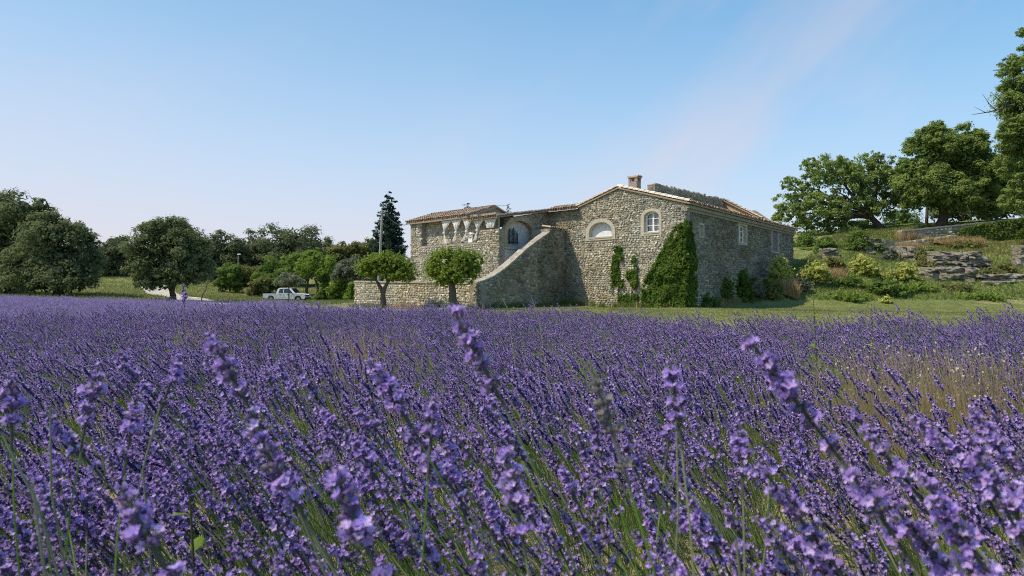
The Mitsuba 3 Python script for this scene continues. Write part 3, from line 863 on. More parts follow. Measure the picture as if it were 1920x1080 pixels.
def crown(blobs, n, size, kind, rng, lobe=0.30, flat_=0.75, aspect=0.6, two_tris=False, fill=0.15, sprays=0, per=1.0, gaps=0.37):
    """Foliage of many small leaf faces gathered in clumps over the given masses (centre, radii)."""
    blobs = [(np.asarray(c, float), np.asarray(r, float)) for c, r in blobs]
    area = np.array([np.prod(r) ** (2 / 3) for _, r in blobs])
    C, Nn, S, K = [], [], [], []
    for (c, r), w in zip(blobs, area / area.sum()):
        m = int(n * w)
        rm = np.prod(r) ** (1 / 3)
        nl = max(5, int(per * 3.2 / lobe ** 2 * 0.55))
        ld = rdir(rng, nl)
        ld[:, 2] = np.where(ld[:, 2] < -0.55, -ld[:, 2] * 0.5, ld[:, 2])
        lc = c + ld * r * rng.uniform(0.70, 0.98, (nl, 1))
        lr = lobe * rm * rng.uniform(0.65, 1.4, nl)
        tone = rng.uniform(0.1, 0.9, nl)
        k = rng.integers(0, nl, m)
        d = rdir(rng, m)
        d[:, 2] = np.abs(d[:, 2]) * np.where(rng.random(m) < 0.72, 1, -1)
        rad = np.abs(rng.normal(0.8, 0.28, m))
        p = lc[k] + d * (lr[k] * rad)[:, None] * [1, 1, flat_]
        C.append(p)
        Nn.append(unit(d * 1.0 + rng.normal(0, 0.38, (m, 3)) + [-0.1, 0, 0.45]))
        S.append(size * rng.uniform(0.6, 1.4, m))
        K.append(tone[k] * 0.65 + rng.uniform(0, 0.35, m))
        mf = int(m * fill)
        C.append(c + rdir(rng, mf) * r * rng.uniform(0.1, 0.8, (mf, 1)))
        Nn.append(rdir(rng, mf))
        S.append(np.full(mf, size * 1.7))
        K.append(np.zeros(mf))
    Cc = np.vstack(C)
    fr_ = 1.0 / max(0.5, 0.32 * math.sqrt(area.max()))
    kp = meshkit.fbm(Cc * fr_ + 11.3, 3, 7) > gaps              # breaks in the foliage where limbs and sky show
    C, Nn, S, K = [Cc[kp]], [np.vstack(Nn)[kp]], [np.concatenate(S)[kp]], [np.concatenate(K)[kp]]
    for _ in range(sprays):                                     # young shoots that stick out of the outline
        c, r = blobs[rng.choice(len(blobs), p=area / area.sum())]
        d = unit(rng.normal(0, 1, 3) + [0, 0, 0.35])
        o = c + d * r * 0.85
        e = unit(d + [0, 0, 0.9] + rng.normal(0, 0.35, 3))
        m = int(rng.integers(7, 16))
        tt = np.linspace(0, 1, m)[:, None]
        C.append(o + e * tt * rng.uniform(0.2, 0.55) - np.array([0, 0, 0.12]) * tt ** 2 + rng.normal(0, 0.035, (m, 3)))
        Nn.append(unit(rng.normal(0, 0.5, (m, 3)) + [-0.1, 0, 0.6]))
        S.append(size * rng.uniform(0.7, 1.3, m))
        K.append(np.full(m, rng.uniform(0.4, 1.0)))
    C, Nn, S, K = np.vstack(C), np.vstack(Nn), np.concatenate(S), np.concatenate(K)
    v, f, q = leafs(C, Nn, S, aspect, rng, two_tris)
    return (v, f), np.repeat(shades(kind, K, rng), q, 0)


def limbs(base, tips, r0, rng, fork=0.45, sides=7, bend=0.12):
    """A trunk that rises from base, forks and reaches towards the tips, tapering."""
    base, tips = np.asarray(base, float), np.asarray(tips, float)
    mid = tips.mean(0)
    fk = base + (mid - base) * fork + [0, 0, 0.05 * np.linalg.norm(mid - base)]
    out = MB()
    n = 6
    t = np.linspace(0, 1, n)[:, None]
    L = np.linalg.norm(fk - base)
    p = base * (1 - t) + fk * t + rng.normal(0, bend * L * 0.25, (n, 3)) * [1, 1, 0.2] * np.sin(t * np.pi)
    out.add(*tube(p, r0 * (1.25 - 0.5 * t[:, 0] + 0.35 * np.exp(-t[:, 0] * 9)), sides))
    for q in tips:
        L = np.linalg.norm(q - fk)
        c = fk + (q - fk) * 0.5 + [0, 0, 0.12 * L] + rng.normal(0, bend * L, 3)
        tt = np.linspace(0, 1, 7)[:, None]
        p = fk * (1 - tt) ** 2 + 2 * c * tt * (1 - tt) + q * tt ** 2
        p[0] -= [0, 0, r0 * 0.3]
        out.add(*tube(p, r0 * 0.72 * (1 - 0.82 * tt[:, 0]), sides - 1))
        for _ in range(2):
            s = p[rng.integers(2, 5)]
            e = s + (q - s) * 0.7 + rng.normal(0, 0.13 * L, 3) * [1, 1, 0.5]
            tt2 = np.linspace(0, 1, 5)[:, None]
            out.add(*tube(s * (1 - tt2) + e * tt2 + [0, 0, 0.1 * L] * np.sin(tt2 * np.pi), r0 * 0.32 * (1 - 0.8 * tt2[:, 0]), 5))
    return out.mesh()


def tree(name, label, cat, blobs, base, r0, n, size, kind, seed, group=None, lobe=0.30, fork=0.45, trunk='bark', tips=None, **kw):
    rng = np.random.default_rng(seed)
    key = thing(name, label, cat, group)
    tips = tips or [np.asarray(c) + np.asarray(r) * [rng.uniform(-0.3, 0.3), rng.uniform(-0.3, 0.3), 0.25] for c, r in blobs]
    base = np.asarray(base, float)
    part(key, 'trunk', limbs(base - [0, 0, 0.15], tips, r0, rng, fork), trunk, smooth=True)
    m, c = crown(blobs, n, size, kind, rng, lobe, **kw)
    part(key, 'crown', m, 'leafage', color=c)
    return key


def blob(px, py, rx, ry, d, deep=0.9, off=0.0):
    """A foliage mass that looks rx by ry photograph pixels large at distance d."""
    s = d / FOC
    return at(px, py, d) + [0, off, 0], (rx * s, rx * s * deep, ry * s)


def foot(px, d):
    x = (px - 960) / FOC * d
    return np.array([x, d, float(hz(x, d))])


# evergreen oaks on the left
tree('evergreen_oak', 'huge dark evergreen oak at the left edge, its top rising behind a lower round oak', 'tree', [blob(25, 430, 75, 62, 78), blob(-40, 470, 70, 80, 78), blob(60, 490, 60, 60, 80), blob(70, 395, 28, 24, 78), blob(0, 395, 45, 32, 78), blob(20, 520, 80, 45, 77)], foot(20, 78), 0.5, 26000, 0.30, 'holm', 1, lobe=0.26, fill=0.3)
tree('evergreen_oak', 'dark round evergreen oak with foliage down to the ground, second from the left edge', 'tree', [blob(100, 470, 78, 66, 68), blob(55, 505, 55, 52, 67), blob(150, 500, 48, 52, 68), blob(120, 520, 70, 38, 67), blob(100, 430, 50, 30, 68), blob(70, 525, 60, 30, 67), blob(160, 455, 30, 25, 69)], foot(110, 68), 0.42, 30000, 0.25, 'holm', 2, lobe=0.24, fork=0.3, fill=0.35)
tree('evergreen_oak', 'dark round evergreen oak with a short forked trunk, standing beside the gravel path', 'tree', [blob(320, 470, 78, 58, 67), blob(270, 500, 36, 40, 67), blob(370, 500, 34, 40, 67), blob(310, 435, 50, 30, 67), blob(345, 515, 40, 28, 66), blob(290, 525, 40, 26, 66)], foot(325, 67), 0.30, 30000, 0.22, 'holm', 3, lobe=0.22, fork=0.22, fill=0.3)
for i, (px, py, rx, ry, d, lab) in enumerate([
        (215, 485, 40, 48, 112, 'far dark oak in the gap between the two round evergreen oaks on the left'),
        (420, 480, 55, 48, 112, 'far dark oak just right of the round oak by the path'),
        (480, 478, 48, 46, 116, 'far dark oak between the round oak by the path and the broad domed one'),
        (553, 470, 66, 56, 112, 'broad dome-topped dark oak, the tallest of the far tree line left of the fir'),
        (610, 488, 38, 38, 116, 'small far oak under the right flank of the broad domed one'),
        (245, 500, 35, 40, 120, 'far dark oak half hidden behind the round oak by the path'),
        (175, 500, 40, 45, 118, 'far dark oak half hidden behind the second oak from the left'),
        (375, 490, 40, 46, 118, 'far dark oak hidden for the most part by the round oak beside the path')]):
    tree('far_oak', lab, 'tree', [blob(px, py, rx, ry, d), blob(px - rx * 0.5, py + ry * 0.3, rx * 0.6, ry * 0.6, d), blob(px + rx * 0.5, py + ry * 0.3, rx * 0.6, ry * 0.6, d), blob(px, py + ry * 0.6, rx * 0.9, ry * 0.6, d)], foot(px, d), 0.4, 14000, 0.36, 'far', 20 + i, lobe=0.22, fill=0.4)
tree('field_maple', 'yellowish green tree left of the fir, behind the grey olive', 'tree', [blob(640, 480, 34, 28, 100), blob(665, 478, 22, 28, 100), blob(690, 472, 24, 26, 102), blob(655, 505, 40, 25, 100)], foot(655, 100), 0.28, 10000, 0.30, 'tan', 41, lobe=0.3, fill=0.25)
# shrubs and small trees behind the car
sh = [('shrub', 430, 522, 26, 30, 96, 'shrub', 'round green shrub at the left end of the hedge row by the far lawn'), ('shrub', 470, 520, 24, 24, 97, 'tan', 'brownish green shrub, second from the left in the row behind the lawn'),
      ('shrub', 505, 510, 30, 30, 95, 'shrub', 'tall green shrub behind the tail of the pickup'), ('shrub', 545, 505, 28, 26, 95, 'bright', 'light green shrub behind the cab of the pickup'),
      ('shrub', 485, 540, 22, 18, 92, 'tan', 'low shrub left of the pickup at the edge of the lawn'), ('shrub', 520, 530, 30, 20, 93, 'shrub', 'dark shrub just behind the bed of the pickup'),
      ('shrub', 640, 540, 26, 26, 80, 'bright', 'bright green bush against the left end of the terrace wall'), ('shrub', 615, 545, 22, 24, 82, 'shrub', 'dark green bush between the pale trunks and the bright bush'),
      ('shrub', 660, 552, 14, 22, 74, 'bright', 'small bright bush touching the terrace wall')]
for i, (nm, px, py, rx, ry, d, kind, lab) in enumerate(sh):
    rng = np.random.default_rng(60 + i)
    key = thing(nm, lab, 'shrub')
    b = [blob(px, py, rx, ry, d), blob(px - rx * 0.5, py + ry * 0.4, rx * 0.6, ry * 0.6, d), blob(px + rx * 0.5, py + ry * 0.4, rx * 0.6, ry * 0.65, d)]
    m, c = crown(b, 4200, 0.26, kind, rng, 0.32, fill=0.25)
    part(key, 'foliage', m, 'leafage', color=c)
    part(key, 'stem', limbs(foot(px, d) - [0, 0, 0.2], [q[0] for q in b], 0.07, rng, 0.3), 'bark')
tree('plane_tree', 'fresh green young tree with two pale trunks right of the pickup', 'tree', [blob(600, 500, 30, 26, 82), blob(580, 490, 24, 22, 83), blob(612, 520, 22, 20, 82), blob(570, 505, 20, 20, 84), blob(590, 478, 18, 14, 83)], foot(598, 82), 0.2, 8000, 0.22, 'bright', 44, lobe=0.3, fork=0.5)
tree('walnut_tree', 'dull green tree behind the fresh green one, right of the broad far oak', 'tree', [blob(575, 488, 30, 22, 90), blob(555, 500, 22, 24, 90), blob(600, 505, 26, 26, 90)], foot(575, 90), 0.2, 6000, 0.26, 'shrub', 45, lobe=0.3)
tree('olive_tree', 'silvery grey olive tree between the fresh green tree and the terrace wall', 'tree', [blob(655, 505, 28, 22, 78), blob(638, 515, 18, 18, 78), blob(670, 515, 16, 20, 77)], foot(655, 78), 0.16, 8000, 0.19, 'olive', 46, lobe=0.28)
tree('olive_tree', 'small silvery olive with a thin stem in front of the pickup', 'tree', [blob(540, 525, 24, 14, 68), blob(555, 529, 16, 12, 68), blob(527, 530, 14, 10, 68)], foot(541, 68), 0.06, 2200, 0.15, 'grey', 47, lobe=0.34, fork=0.6)


def conifer(name, label, base, height, rad, seed, kind='fir', n=9000, size=0.3, pw=0.66):
    rng = np.random.default_rng(seed)
    key = thing(name, label, 'tree')
    base = np.asarray(base, float)
    part(key, 'trunk', tube([base - [0, 0, 0.2], base + [0.05, 0, height * 0.5], base + [0, 0, height * 0.97]], [rad * 0.09, rad * 0.055, 0.02], 7), 'bark')
    nbr = 260
    C, N, K = [], [], []
    for b in range(nbr):
        h = 1 - (1 - (b + rng.random()) / nbr) ** 0.62
        R = (rad * (1 - h) ** pw + 0.08) * rng.uniform(0.72, 1.15)
        a = b * 2.4 + rng.normal(0, 0.3)
        m = max(6, int(1.7 * n / nbr * (1.15 - h)))
        s = rng.uniform(0.05, 1.0, m) ** 0.65
        w = 0.20 * R * (1.15 - s) + 0.03
        p = np.stack([np.cos(a) * R * s, np.sin(a) * R * s, height * (0.05 + 0.945 * h) - 0.35 * R * s + 0.16 * R * s ** 3], 1) + rng.normal(0, 1, (m, 3)) * np.stack([w, w, w * 0.55], 1)
        C.append(p + base)
        N.append(unit(rng.normal(0, 0.6, (m, 3)) + [math.cos(a) * 0.4, math.sin(a) * 0.4, 0.8]))
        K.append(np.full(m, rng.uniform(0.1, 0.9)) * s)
    C, N, K = np.vstack(C), np.vstack(N), np.concatenate(K)
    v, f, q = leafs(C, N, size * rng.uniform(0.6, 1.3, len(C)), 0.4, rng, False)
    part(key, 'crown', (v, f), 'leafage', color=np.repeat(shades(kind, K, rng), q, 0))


b0 = foot(729, 76)
conifer('fir_tree', 'tall dark blue-green fir left of the farmhouse, behind the leaning pole', b0, EYE + (540 - 357) * 76 / FOC - b0[2], 3.0, 71, n=36000, size=0.28)
b0 = foot(876, 92)
conifer('fir_tree', 'top of a dark fir showing over the gallery roof', b0, EYE + (540 - 376) * 92 / FOC - b0[2], 2.6, 72, n=14000, size=0.26, pw=0.55)
b0 = foot(953, 96)
conifer('cypress_tree', 'slim dark tip of a cypress over the landing roof', b0, EYE + (540 - 378) * 96 / FOC - b0[2], 0.95, 73, n=8000, size=0.2, pw=0.5)

# the two clipped mulberries before the terrace wall
tree('mulberry_tree', 'clipped mulberry with a forked trunk and flat bright crown before the terrace wall', 'tree',
     [blob(700, 503, 28, 18, 37.5), blob(735, 500, 32, 18, 37.5), blob(718, 493, 34, 13, 37.5), blob(758, 506, 18, 14, 37.3), blob(684, 508, 12, 15, 37.6), blob(774, 517, 9, 11, 37.2), blob(745, 520, 26, 8, 37.2)], foot(716, 37.5), 0.17, 13000, 0.13, 'mulberry', 81, group='clipped mulberry trees',
     lobe=0.19, fork=0.46, two_tris=True, flat_=1.2, per=0.75, sprays=520, gaps=0.43, tips=[at(700, 515, 37.5), at(742, 512, 37.5)], trunk='twig')
tree('mulberry_tree', 'clipped mulberry with a single leaning trunk, nearer to the outside stair', 'tree',
     [blob(832, 502, 30, 28, 34), blob(868, 500, 30, 26, 34), blob(850, 488, 36, 18, 34), blob(870, 522, 22, 18, 33.8), blob(826, 522, 20, 17, 34), blob(894, 492, 12, 18, 34), blob(812, 507, 13, 18, 34.2), blob(848, 515, 28, 14, 33.6)], foot(858, 34), 0.19, 13000, 0.12, 'mulberry', 82, group='clipped mulberry trees',
     lobe=0.19, fork=0.80, two_tris=True, flat_=1.2, per=0.75, sprays=520, gaps=0.43, tips=[at(838, 512, 34), at(852, 508, 34), at(826, 520, 34)], trunk='twig')

# oaks on the hill to the right
tree('downy_oak', 'spreading open oak on the hill right of the farmhouse, sky showing between its limbs', 'tree',
     [blob(1500, 378, 46, 40, 67), blob(1555, 335, 60, 46, 67), blob(1600, 332, 56, 46, 68), blob(1648, 345, 48, 56, 68), blob(1540, 395, 54, 36, 66), blob(1600, 388, 54, 40, 67), blob(1478, 410, 30, 30, 67), blob(1520, 428, 46, 26, 67), blob(1665, 390, 40, 34, 68), blob(1642, 302, 16, 26, 68), blob(1580, 425, 40, 22, 67.5), blob(1690, 360, 26, 40, 69), blob(1480, 345, 18, 16, 67), blob(1520, 310, 20, 14, 67)],
     foot(1655, 67), 0.32, 44000, 0.20, 'oak', 91, lobe=0.15, fork=0.30, fill=0.06, per=0.66, gaps=0.35)
tree('downy_oak', 'big dense bright green oak above the retaining wall on the hill', 'tree',
     [blob(1745, 280, 48, 46, 64), blob(1790, 295, 58, 62, 65), blob(1840, 320, 48, 62, 65), blob(1730, 345, 52, 44, 63), blob(1790, 365, 60, 44, 63), blob(1715, 375, 30, 28, 63), blob(1850, 380, 40, 40, 65), blob(1755, 250, 24, 24, 64), blob(1885, 345, 30, 60, 66), blob(1700, 320, 24, 26, 64), blob(1820, 265, 34, 24, 65)],
     foot(1765, 64.5), 0.42, 74000, 0.19, 'oak', 92, lobe=0.17, fork=0.3, fill=0.22, gaps=0.30)
tree('downy_oak', 'tall oak at the right edge of the picture, reaching almost to the top', 'tree',
     [blob(1930, 180, 55, 75, 56), blob(1925, 300, 50, 80, 57), blob(1960, 90, 42, 50, 56), blob(1895, 250, 26, 36, 56), blob(1960, 240, 90, 120, 57), blob(1910, 370, 34, 44, 57), blob(1900, 130, 28, 30, 56), blob(1955, 330, 60, 70, 58), blob(1930, 60, 22, 14, 56)],
     foot(1975, 57), 0.45, 66000, 0.18, 'oak', 93, lobe=0.16, fork=0.35, fill=0.18, gaps=0.33)
tree('downy_oak', 'dark shaded oak behind the big dense one, low against the hill top', 'tree',
     [blob(1830, 390, 50, 36, 76), blob(1880, 385, 45, 44, 76), blob(1780, 400, 36, 26, 76)], foot(1850, 76), 0.4, 12000, 0.26, 'holm', 94, lobe=0.26, fill=0.15, fork=0.3)
for i, (px, d, lab) in enumerate([(1737, 66, 'slim dark trunk, first from the left under the dense oak'), (1868, 67, 'slim dark trunk nearest to the right edge behind the retaining wall')]):
    f0 = foot(px, d)
    key = thing('young_oak', lab, 'tree')
    part(key, 'trunk', tube([f0 - [0, 0, 0.2], f0 + [0.1, 0, 2.2], f0 + [-0.1, 0.3, 5.0]], [0.16, 0.13, 0.06], 8), 'bark', smooth=True)
    m, c = crown([(f0 + [0, 0.3, 4.6], (1.5, 1.4, 1.2))], 2500, 0.22, 'oak', np.random.default_rng(95 + i), 0.34)
    part(key, 'crown', m, 'leafage', color=c)
# a dead limb of the right-hand oak
dk = MB()
q = [at(1905, 195, 56), at(1885, 200, 56), at(1868, 207, 56), at(1848, 211, 56), at(1822, 215, 56)]
dk.add(*tube(q, [0.10, 0.08, 0.06, 0.04, 0.015], 6))
dk.add(*tube([q[2], at(1855, 195, 55.8), at(1842, 176, 55.6)], [0.05, 0.03, 0.01], 5))
dk.add(*tube([q[1], at(1872, 186, 55.8), at(1858, 172, 55.7)], [0.05, 0.03, 0.01], 5))
dk.add(*tube([q[3], at(1838, 206, 55.9), at(1826, 200, 55.9)], [0.03, 0.02, 0.008], 5))
part('downy_oak_002', 'dead_limb', dk.mesh(), 'twig', label='bare dead limb')

# ------------------------------------------------------------------ hill: rocks, dry stone walls, shrubs


def rock(name, label, cat, px0, px1, py0, py1, d, seed, deep=1.6, layers=5, group=None):
    """A ledge of bedded rock: broken slabs stacked in courses, each with its own split faces and edges."""
    rng = np.random.default_rng(seed)
    a, b = at(px0, py1, d), at(px1, py1, d)
    L, hh = b[0] - a[0], (py1 - py0) / FOC * d + 0.25
    key = thing(name, label, cat, group)
    part(key, 'core', boxm((a + b) / 2 + [0, deep * 0.75, hh * 0.30], (L * 0.9, deep, hh * 0.75), bevel=0.1), 'rock')
    z = -0.25
    layer = 0
    while z < hh - 0.08:
        lh = rng.choice([0.4, 0.7, 1.2, 2.0]) * rng.uniform(0.8, 1.2) * hh / layers
        x = rng.uniform(0, 0.2) * L * (z / hh if z > 0 else 0)
        end = L * (1 - rng.uniform(0, 0.22) * max(0, z / hh))
        while x < end:
            w = min(rng.choice([0.4, 0.8, 1.6, 2.4]) * rng.uniform(0.7, 1.2), end - x + 0.25)
            m = trimesh.creation.box((w * 0.99, deep * 0.8, lh * 0.96)).subdivide_to_size(0.22, max_iter=8)
            v = np.array(m.vertices)
            n1 = meshkit.fbm(v * [1.6, 1.6, 3.5] + rng.uniform(0, 50, 3), 3, seed) - 0.5
            n2 = meshkit.noise(v * 9 + 7, seed + 1) - 0.5
            edge = np.abs(v[:, 0]) / (w / 2)
            v[:, 1] += n1 * 0.95 + n2 * 0.14 + 0.14 * edge ** 4
            v[:, 2] += n1 * 0.22 + n2 * 0.08 * (np.abs(v[:, 2]) > 0.3 * lh)
            v[:, 0] += n2 * 0.06
            tilt = trimesh.transformations.euler_matrix(rng.normal(0, 0.07), rng.normal(0.02, 0.07), rng.normal(0, 0.14))[:3, :3]
            v = v @ tilt.T + a + [x + w / 2, deep * 0.35 + 0.10 * layer + rng.normal(0, 0.13), z + lh / 2]
            part(key, 'slab', (v, np.array(m.faces)), 'rock')
            x += w
        z += lh
        layer += 1
    return key


rock('rock_outcrop', 'big layered grey rock ledge in the middle of the slope', 'rock', 1758, 1862, 479, 507, 51.0, 3, 2.0)
rock('rock_outcrop', 'long flat rock ledge low on the slope, its left part', 'rock', 1742, 1842, 513, 530, 48.8, 4, 1.4, 4)
rock('rock_outcrop', 'flat layered rock ledge running out at the right edge, low on the slope', 'rock', 1846, 1960, 525, 543, 48.0, 5, 1.4, 5)
rock('rock_outcrop', 'pale flat rock under the left end of the dry stone wall', 'rock', 1622, 1668, 462, 480, 56.0, 6, 1.4, 3)
rock('rock_outcrop', 'small brown rock between two yellow bushes low on the slope', 'rock', 1556, 1588, 522, 536, 48.0, 7, 1.0, 4)
rock('rock_outcrop', 'pinkish rock above the right yellow bush', 'rock', 1698, 1722, 472, 492, 53.5, 8, 1.0, 3)
rock('rock_outcrop', 'pale upright stone at the right edge beside the ivy', 'rock', 1914, 1940, 470, 505, 51.5, 9, 0.8, 3)
rock('rock_outcrop', 'small grey rock ledge left of the round dark shrub on the slope', 'rock', 1545, 1572, 472, 486, 54.5, 10, 1.0, 3)

dw = thing('dry_stone_wall', 'low dark dry stone wall on the upper slope left of the ivy', 'wall')
rng = np.random.default_rng(77)
a, b = at(1636, 470, 57.5), at(1795, 448, 59.5)
L = np.linalg.norm((b - a)[:2])
u2 = unit((b - a)[:2])
part(dw, 'core', boxm((a + b) / 2 + [0, 0.35, -0.15], (L, 0.5, 0.85), math.atan2(u2[1], u2[0])), 'mortar')
for row in range(4):
    s = rng.uniform(0, 0.3)
    while s < L:
        w, hgt = rng.uniform(0.25, 0.65), rng.uniform(0.2, 0.32)
        t = s / L
        if not (row == 3 and t < 0.25):
            c0 = a * (1 - t) + b * t + [0, rng.normal(0, 0.04), -0.55 + row * 0.265]
            v, f = boxm((0, 0, 0), (w * 0.96, 0.4, hgt), bevel=0.05)
            v = v @ trimesh.transformations.euler_matrix(rng.normal(0, 0.05), rng.normal(0, 0.08), math.atan2(u2[1], u2[0]) + rng.normal(0, 0.06))[:3, :3].T + rng.normal(0, 0.012, v.shape) + c0
            part(dw, 'stone', (v, f), 'painted_pieces', color=np.tile(np.array([0.28, 0.26, 0.22]) * rng.uniform(0.6, 1.3), (len(v), 1)))
        s += w
rw = thing('retaining_wall', 'stone retaining wall with pale coping slabs along the hill top under the oaks', 'wall')
a, b = at(1690, 433, 59.8), at(1960, 406, 60.6)
ang = math.atan2((b - a)[1], (b - a)[0])
L = np.linalg.norm((b - a)[:2])
rwp = Plane(a, unit((b - a)[:2]), np.array([math.sin(ang), -math.cos(ang), 0]))
zz0, zz1 = a[2], b[2]
poly = Polygon([(0, zz0 - 2.2), (L, zz1 - 2.6), (L, zz1 - 0.07), (0, zz0 - 0.07)])
stone_wall('body', rwp, poly, holder=rw, w=0.42, h=0.2, t=0.5, prot=0.07, tone=0.85)
k = 0
s = 0.0
while s < L - 0.3:
    w = RNG.uniform(0.6, 1.0)
    z0, z1 = zz0 + (zz1 - zz0) * s / L, zz0 + (zz1 - zz0) * (s + w) / L
    part(rw, 'coping_slab', rwp.slab(Polygon([(s, z0 - 0.065), (s + w - 0.02, z1 - 0.065), (s + w - 0.02, z1 + 0.06), (s, z0 + 0.06 + RNG.uniform(-0.02, 0.02))]), -0.56, 0.10), 'pale_coping')
    s += w


def bush(name, label, cat, px, py, rx, ry, d, kind, seed, n=2600, size=0.15, lobe=0.32, group=None, deep=0.9, **kw):
    rng = np.random.default_rng(seed)
    key = thing(name, label, cat, group)
    b = [blob(px + rng.uniform(-0.15, 0.15) * rx, py + ry * 0.1, rx * 0.62, ry * 0.9, d, deep)]
    for q in range(6):                                          # uneven mounds, no two bushes alike
        ox = rng.uniform(-0.85, 0.85)
        hh = rng.uniform(0.35, 0.85) * (1.05 - 0.55 * abs(ox))
        b.append(blob(px + ox * rx, py + ry * (1 - hh), rx * rng.uniform(0.22, 0.42), ry * hh, d, deep, rng.uniform(-0.5, 0.5) * rx * d / FOC))
    m, c = crown(b, n, size, kind, rng, lobe, fill=0.2, sprays=int(n / 40), gaps=0.31, **kw)
    part(key, 'foliage', m, 'leafage', color=c)
    f0 = foot(px, d)
    part(key, 'stem', limbs(f0 - [0, 0, 0.1], [q[0] for q in b], 0.04, rng, 0.3, 5), 'bark')
    return key


B = [('sage_bush', 'green weeds growing over the left end of the big rock ledge', 1768, 512, 24, 9, 50.0, 'shrub', 1500), ('sage_bush', 'olive weeds between the big ledge and the low right ledge', 1848, 514, 26, 9, 49.6, 'tan', 1500), ('sage_bush', 'yellowish weeds under the long low ledge', 1790, 540, 40, 8, 47.2, 'tan', 1700),
     ('sage_bush', 'grey green herb cushion between the two left yellow-green bushes', 1498, 530, 22, 14, 45.6, 'olive', 1500), ('sage_bush', 'dull green cushion just above the second yellow-green bush', 1560, 492, 24, 12, 51.0, 'tan', 1700),
     ('fern_patch', 'fresh green low plants under the low round yellow-green bush', 1712, 538, 40, 10, 46.6, 'bright', 2200), ('fern_patch', 'fresh green low plants at the slope foot on the far right', 1830, 556, 60, 8, 45.2, 'bright', 2600),
     ('fern_patch', 'fresh green low plants at the slope foot left of the tiny pale plant', 1590, 556, 50, 9, 44.8, 'bright', 2400), ('sage_bush', 'olive grass cushion at the right end of the dry stone wall', 1800, 458, 40, 9, 58.6, 'tan', 1800),
     ('juniper_shrub', 'low dark shrubs under the open oak, right behind the round dark shrub', 1620, 425, 60, 16, 72, 'shrub', 5000), ('juniper_shrub', 'dark shrubs on the hill crest between the open oak and the big dense one', 1690, 412, 50, 26, 74, 'shrub', 6000),
     ('juniper_shrub', 'dark green shrub mass behind the far corner of the farmhouse under the open oak', 1512, 452, 34, 26, 60.5, 'shrub', 5000),
     ('euphorbia_bush', 'tall yellow-green flowering bush nearest to the farmhouse side wall', 1462, 505, 26, 28, 45.5, 'yellow', 3600), ('euphorbia_bush', 'yellow-green flowering bush right of the tallest one, above brown grass', 1530, 508, 30, 20, 47.0, 'yellow', 3200),
     ('euphorbia_bush', 'round yellow-green bush in the middle of the slope under the dark shrub', 1622, 500, 32, 22, 49.5, 'yellow', 3600), ('euphorbia_bush', 'low round yellow-green bush below the pinkish rock', 1694, 510, 30, 18, 48.5, 'yellow', 3200),
     ('juniper_shrub', 'round dark green shrub on the slope under the open oak', 1605, 452, 38, 28, 57.0, 'shrub', 4200), ('juniper_shrub', 'dark green shrub between the farmhouse corner and the round dark shrub', 1545, 462, 34, 22, 57.5, 'shrub', 3600),
     ('juniper_shrub', 'low spreading deep green shrub at the foot of the slope', 1650, 540, 46, 15, 46.0, 'shrub', 3600), ('juniper_shrub', 'flat green shrub below the round yellow-green bush', 1590, 528, 34, 13, 47.4, 'shrub', 2400),
     ('sage_bush', 'grey-green bush left of the dry stone wall foot', 1672, 480, 22, 18, 54.0, 'olive', 2200), ('sage_bush', 'olive green grassy bush above the rock ledge', 1740, 478, 34, 18, 53.5, 'tan', 2600),
     ('sage_bush', 'dull green bush directly left of the big rock ledge', 1735, 500, 34, 13, 51.5, 'tan', 2200), ('laurel_bush', 'dark bush against the shaded farmhouse wall, left one', 1346, 540, 40, 38, 41.0, 'ivy', 9000),
     ('laurel_bush', 'dark bush against the shaded farmhouse wall, right one', 1380, 532, 38, 38, 43.0, 'ivy', 8000), ('laurel_bush', 'low dark plants at the foot of the shaded farmhouse corner', 1312, 564, 34, 14, 38.2, 'ivy', 3600),
     ('rose_bush', 'loose grey-leaved bush with pale flowers before the side wall', 1412, 535, 20, 26, 43.2, 'grey', 2000), ('rose_bush', 'pale flecked bush low at the foot of the tallest yellow bush', 1450, 545, 28, 20, 43.6, 'tan', 2200),
     ('euphorbia_bush', 'tiny pale yellow plant standing on the lawn edge', 1662, 562, 9, 8, 44.0, 'yellow', 500), ('sage_bush', 'green bush on the right above the low rock ledge', 1885, 505, 26, 14, 50.0, 'tan', 1600)]
for i, (nm, lab, px, py, rx, ry, d, kind, n) in enumerate(B):
    bush(nm, lab, 'bush', px, py, rx, ry, d, kind, 200 + i, n, 0.15)
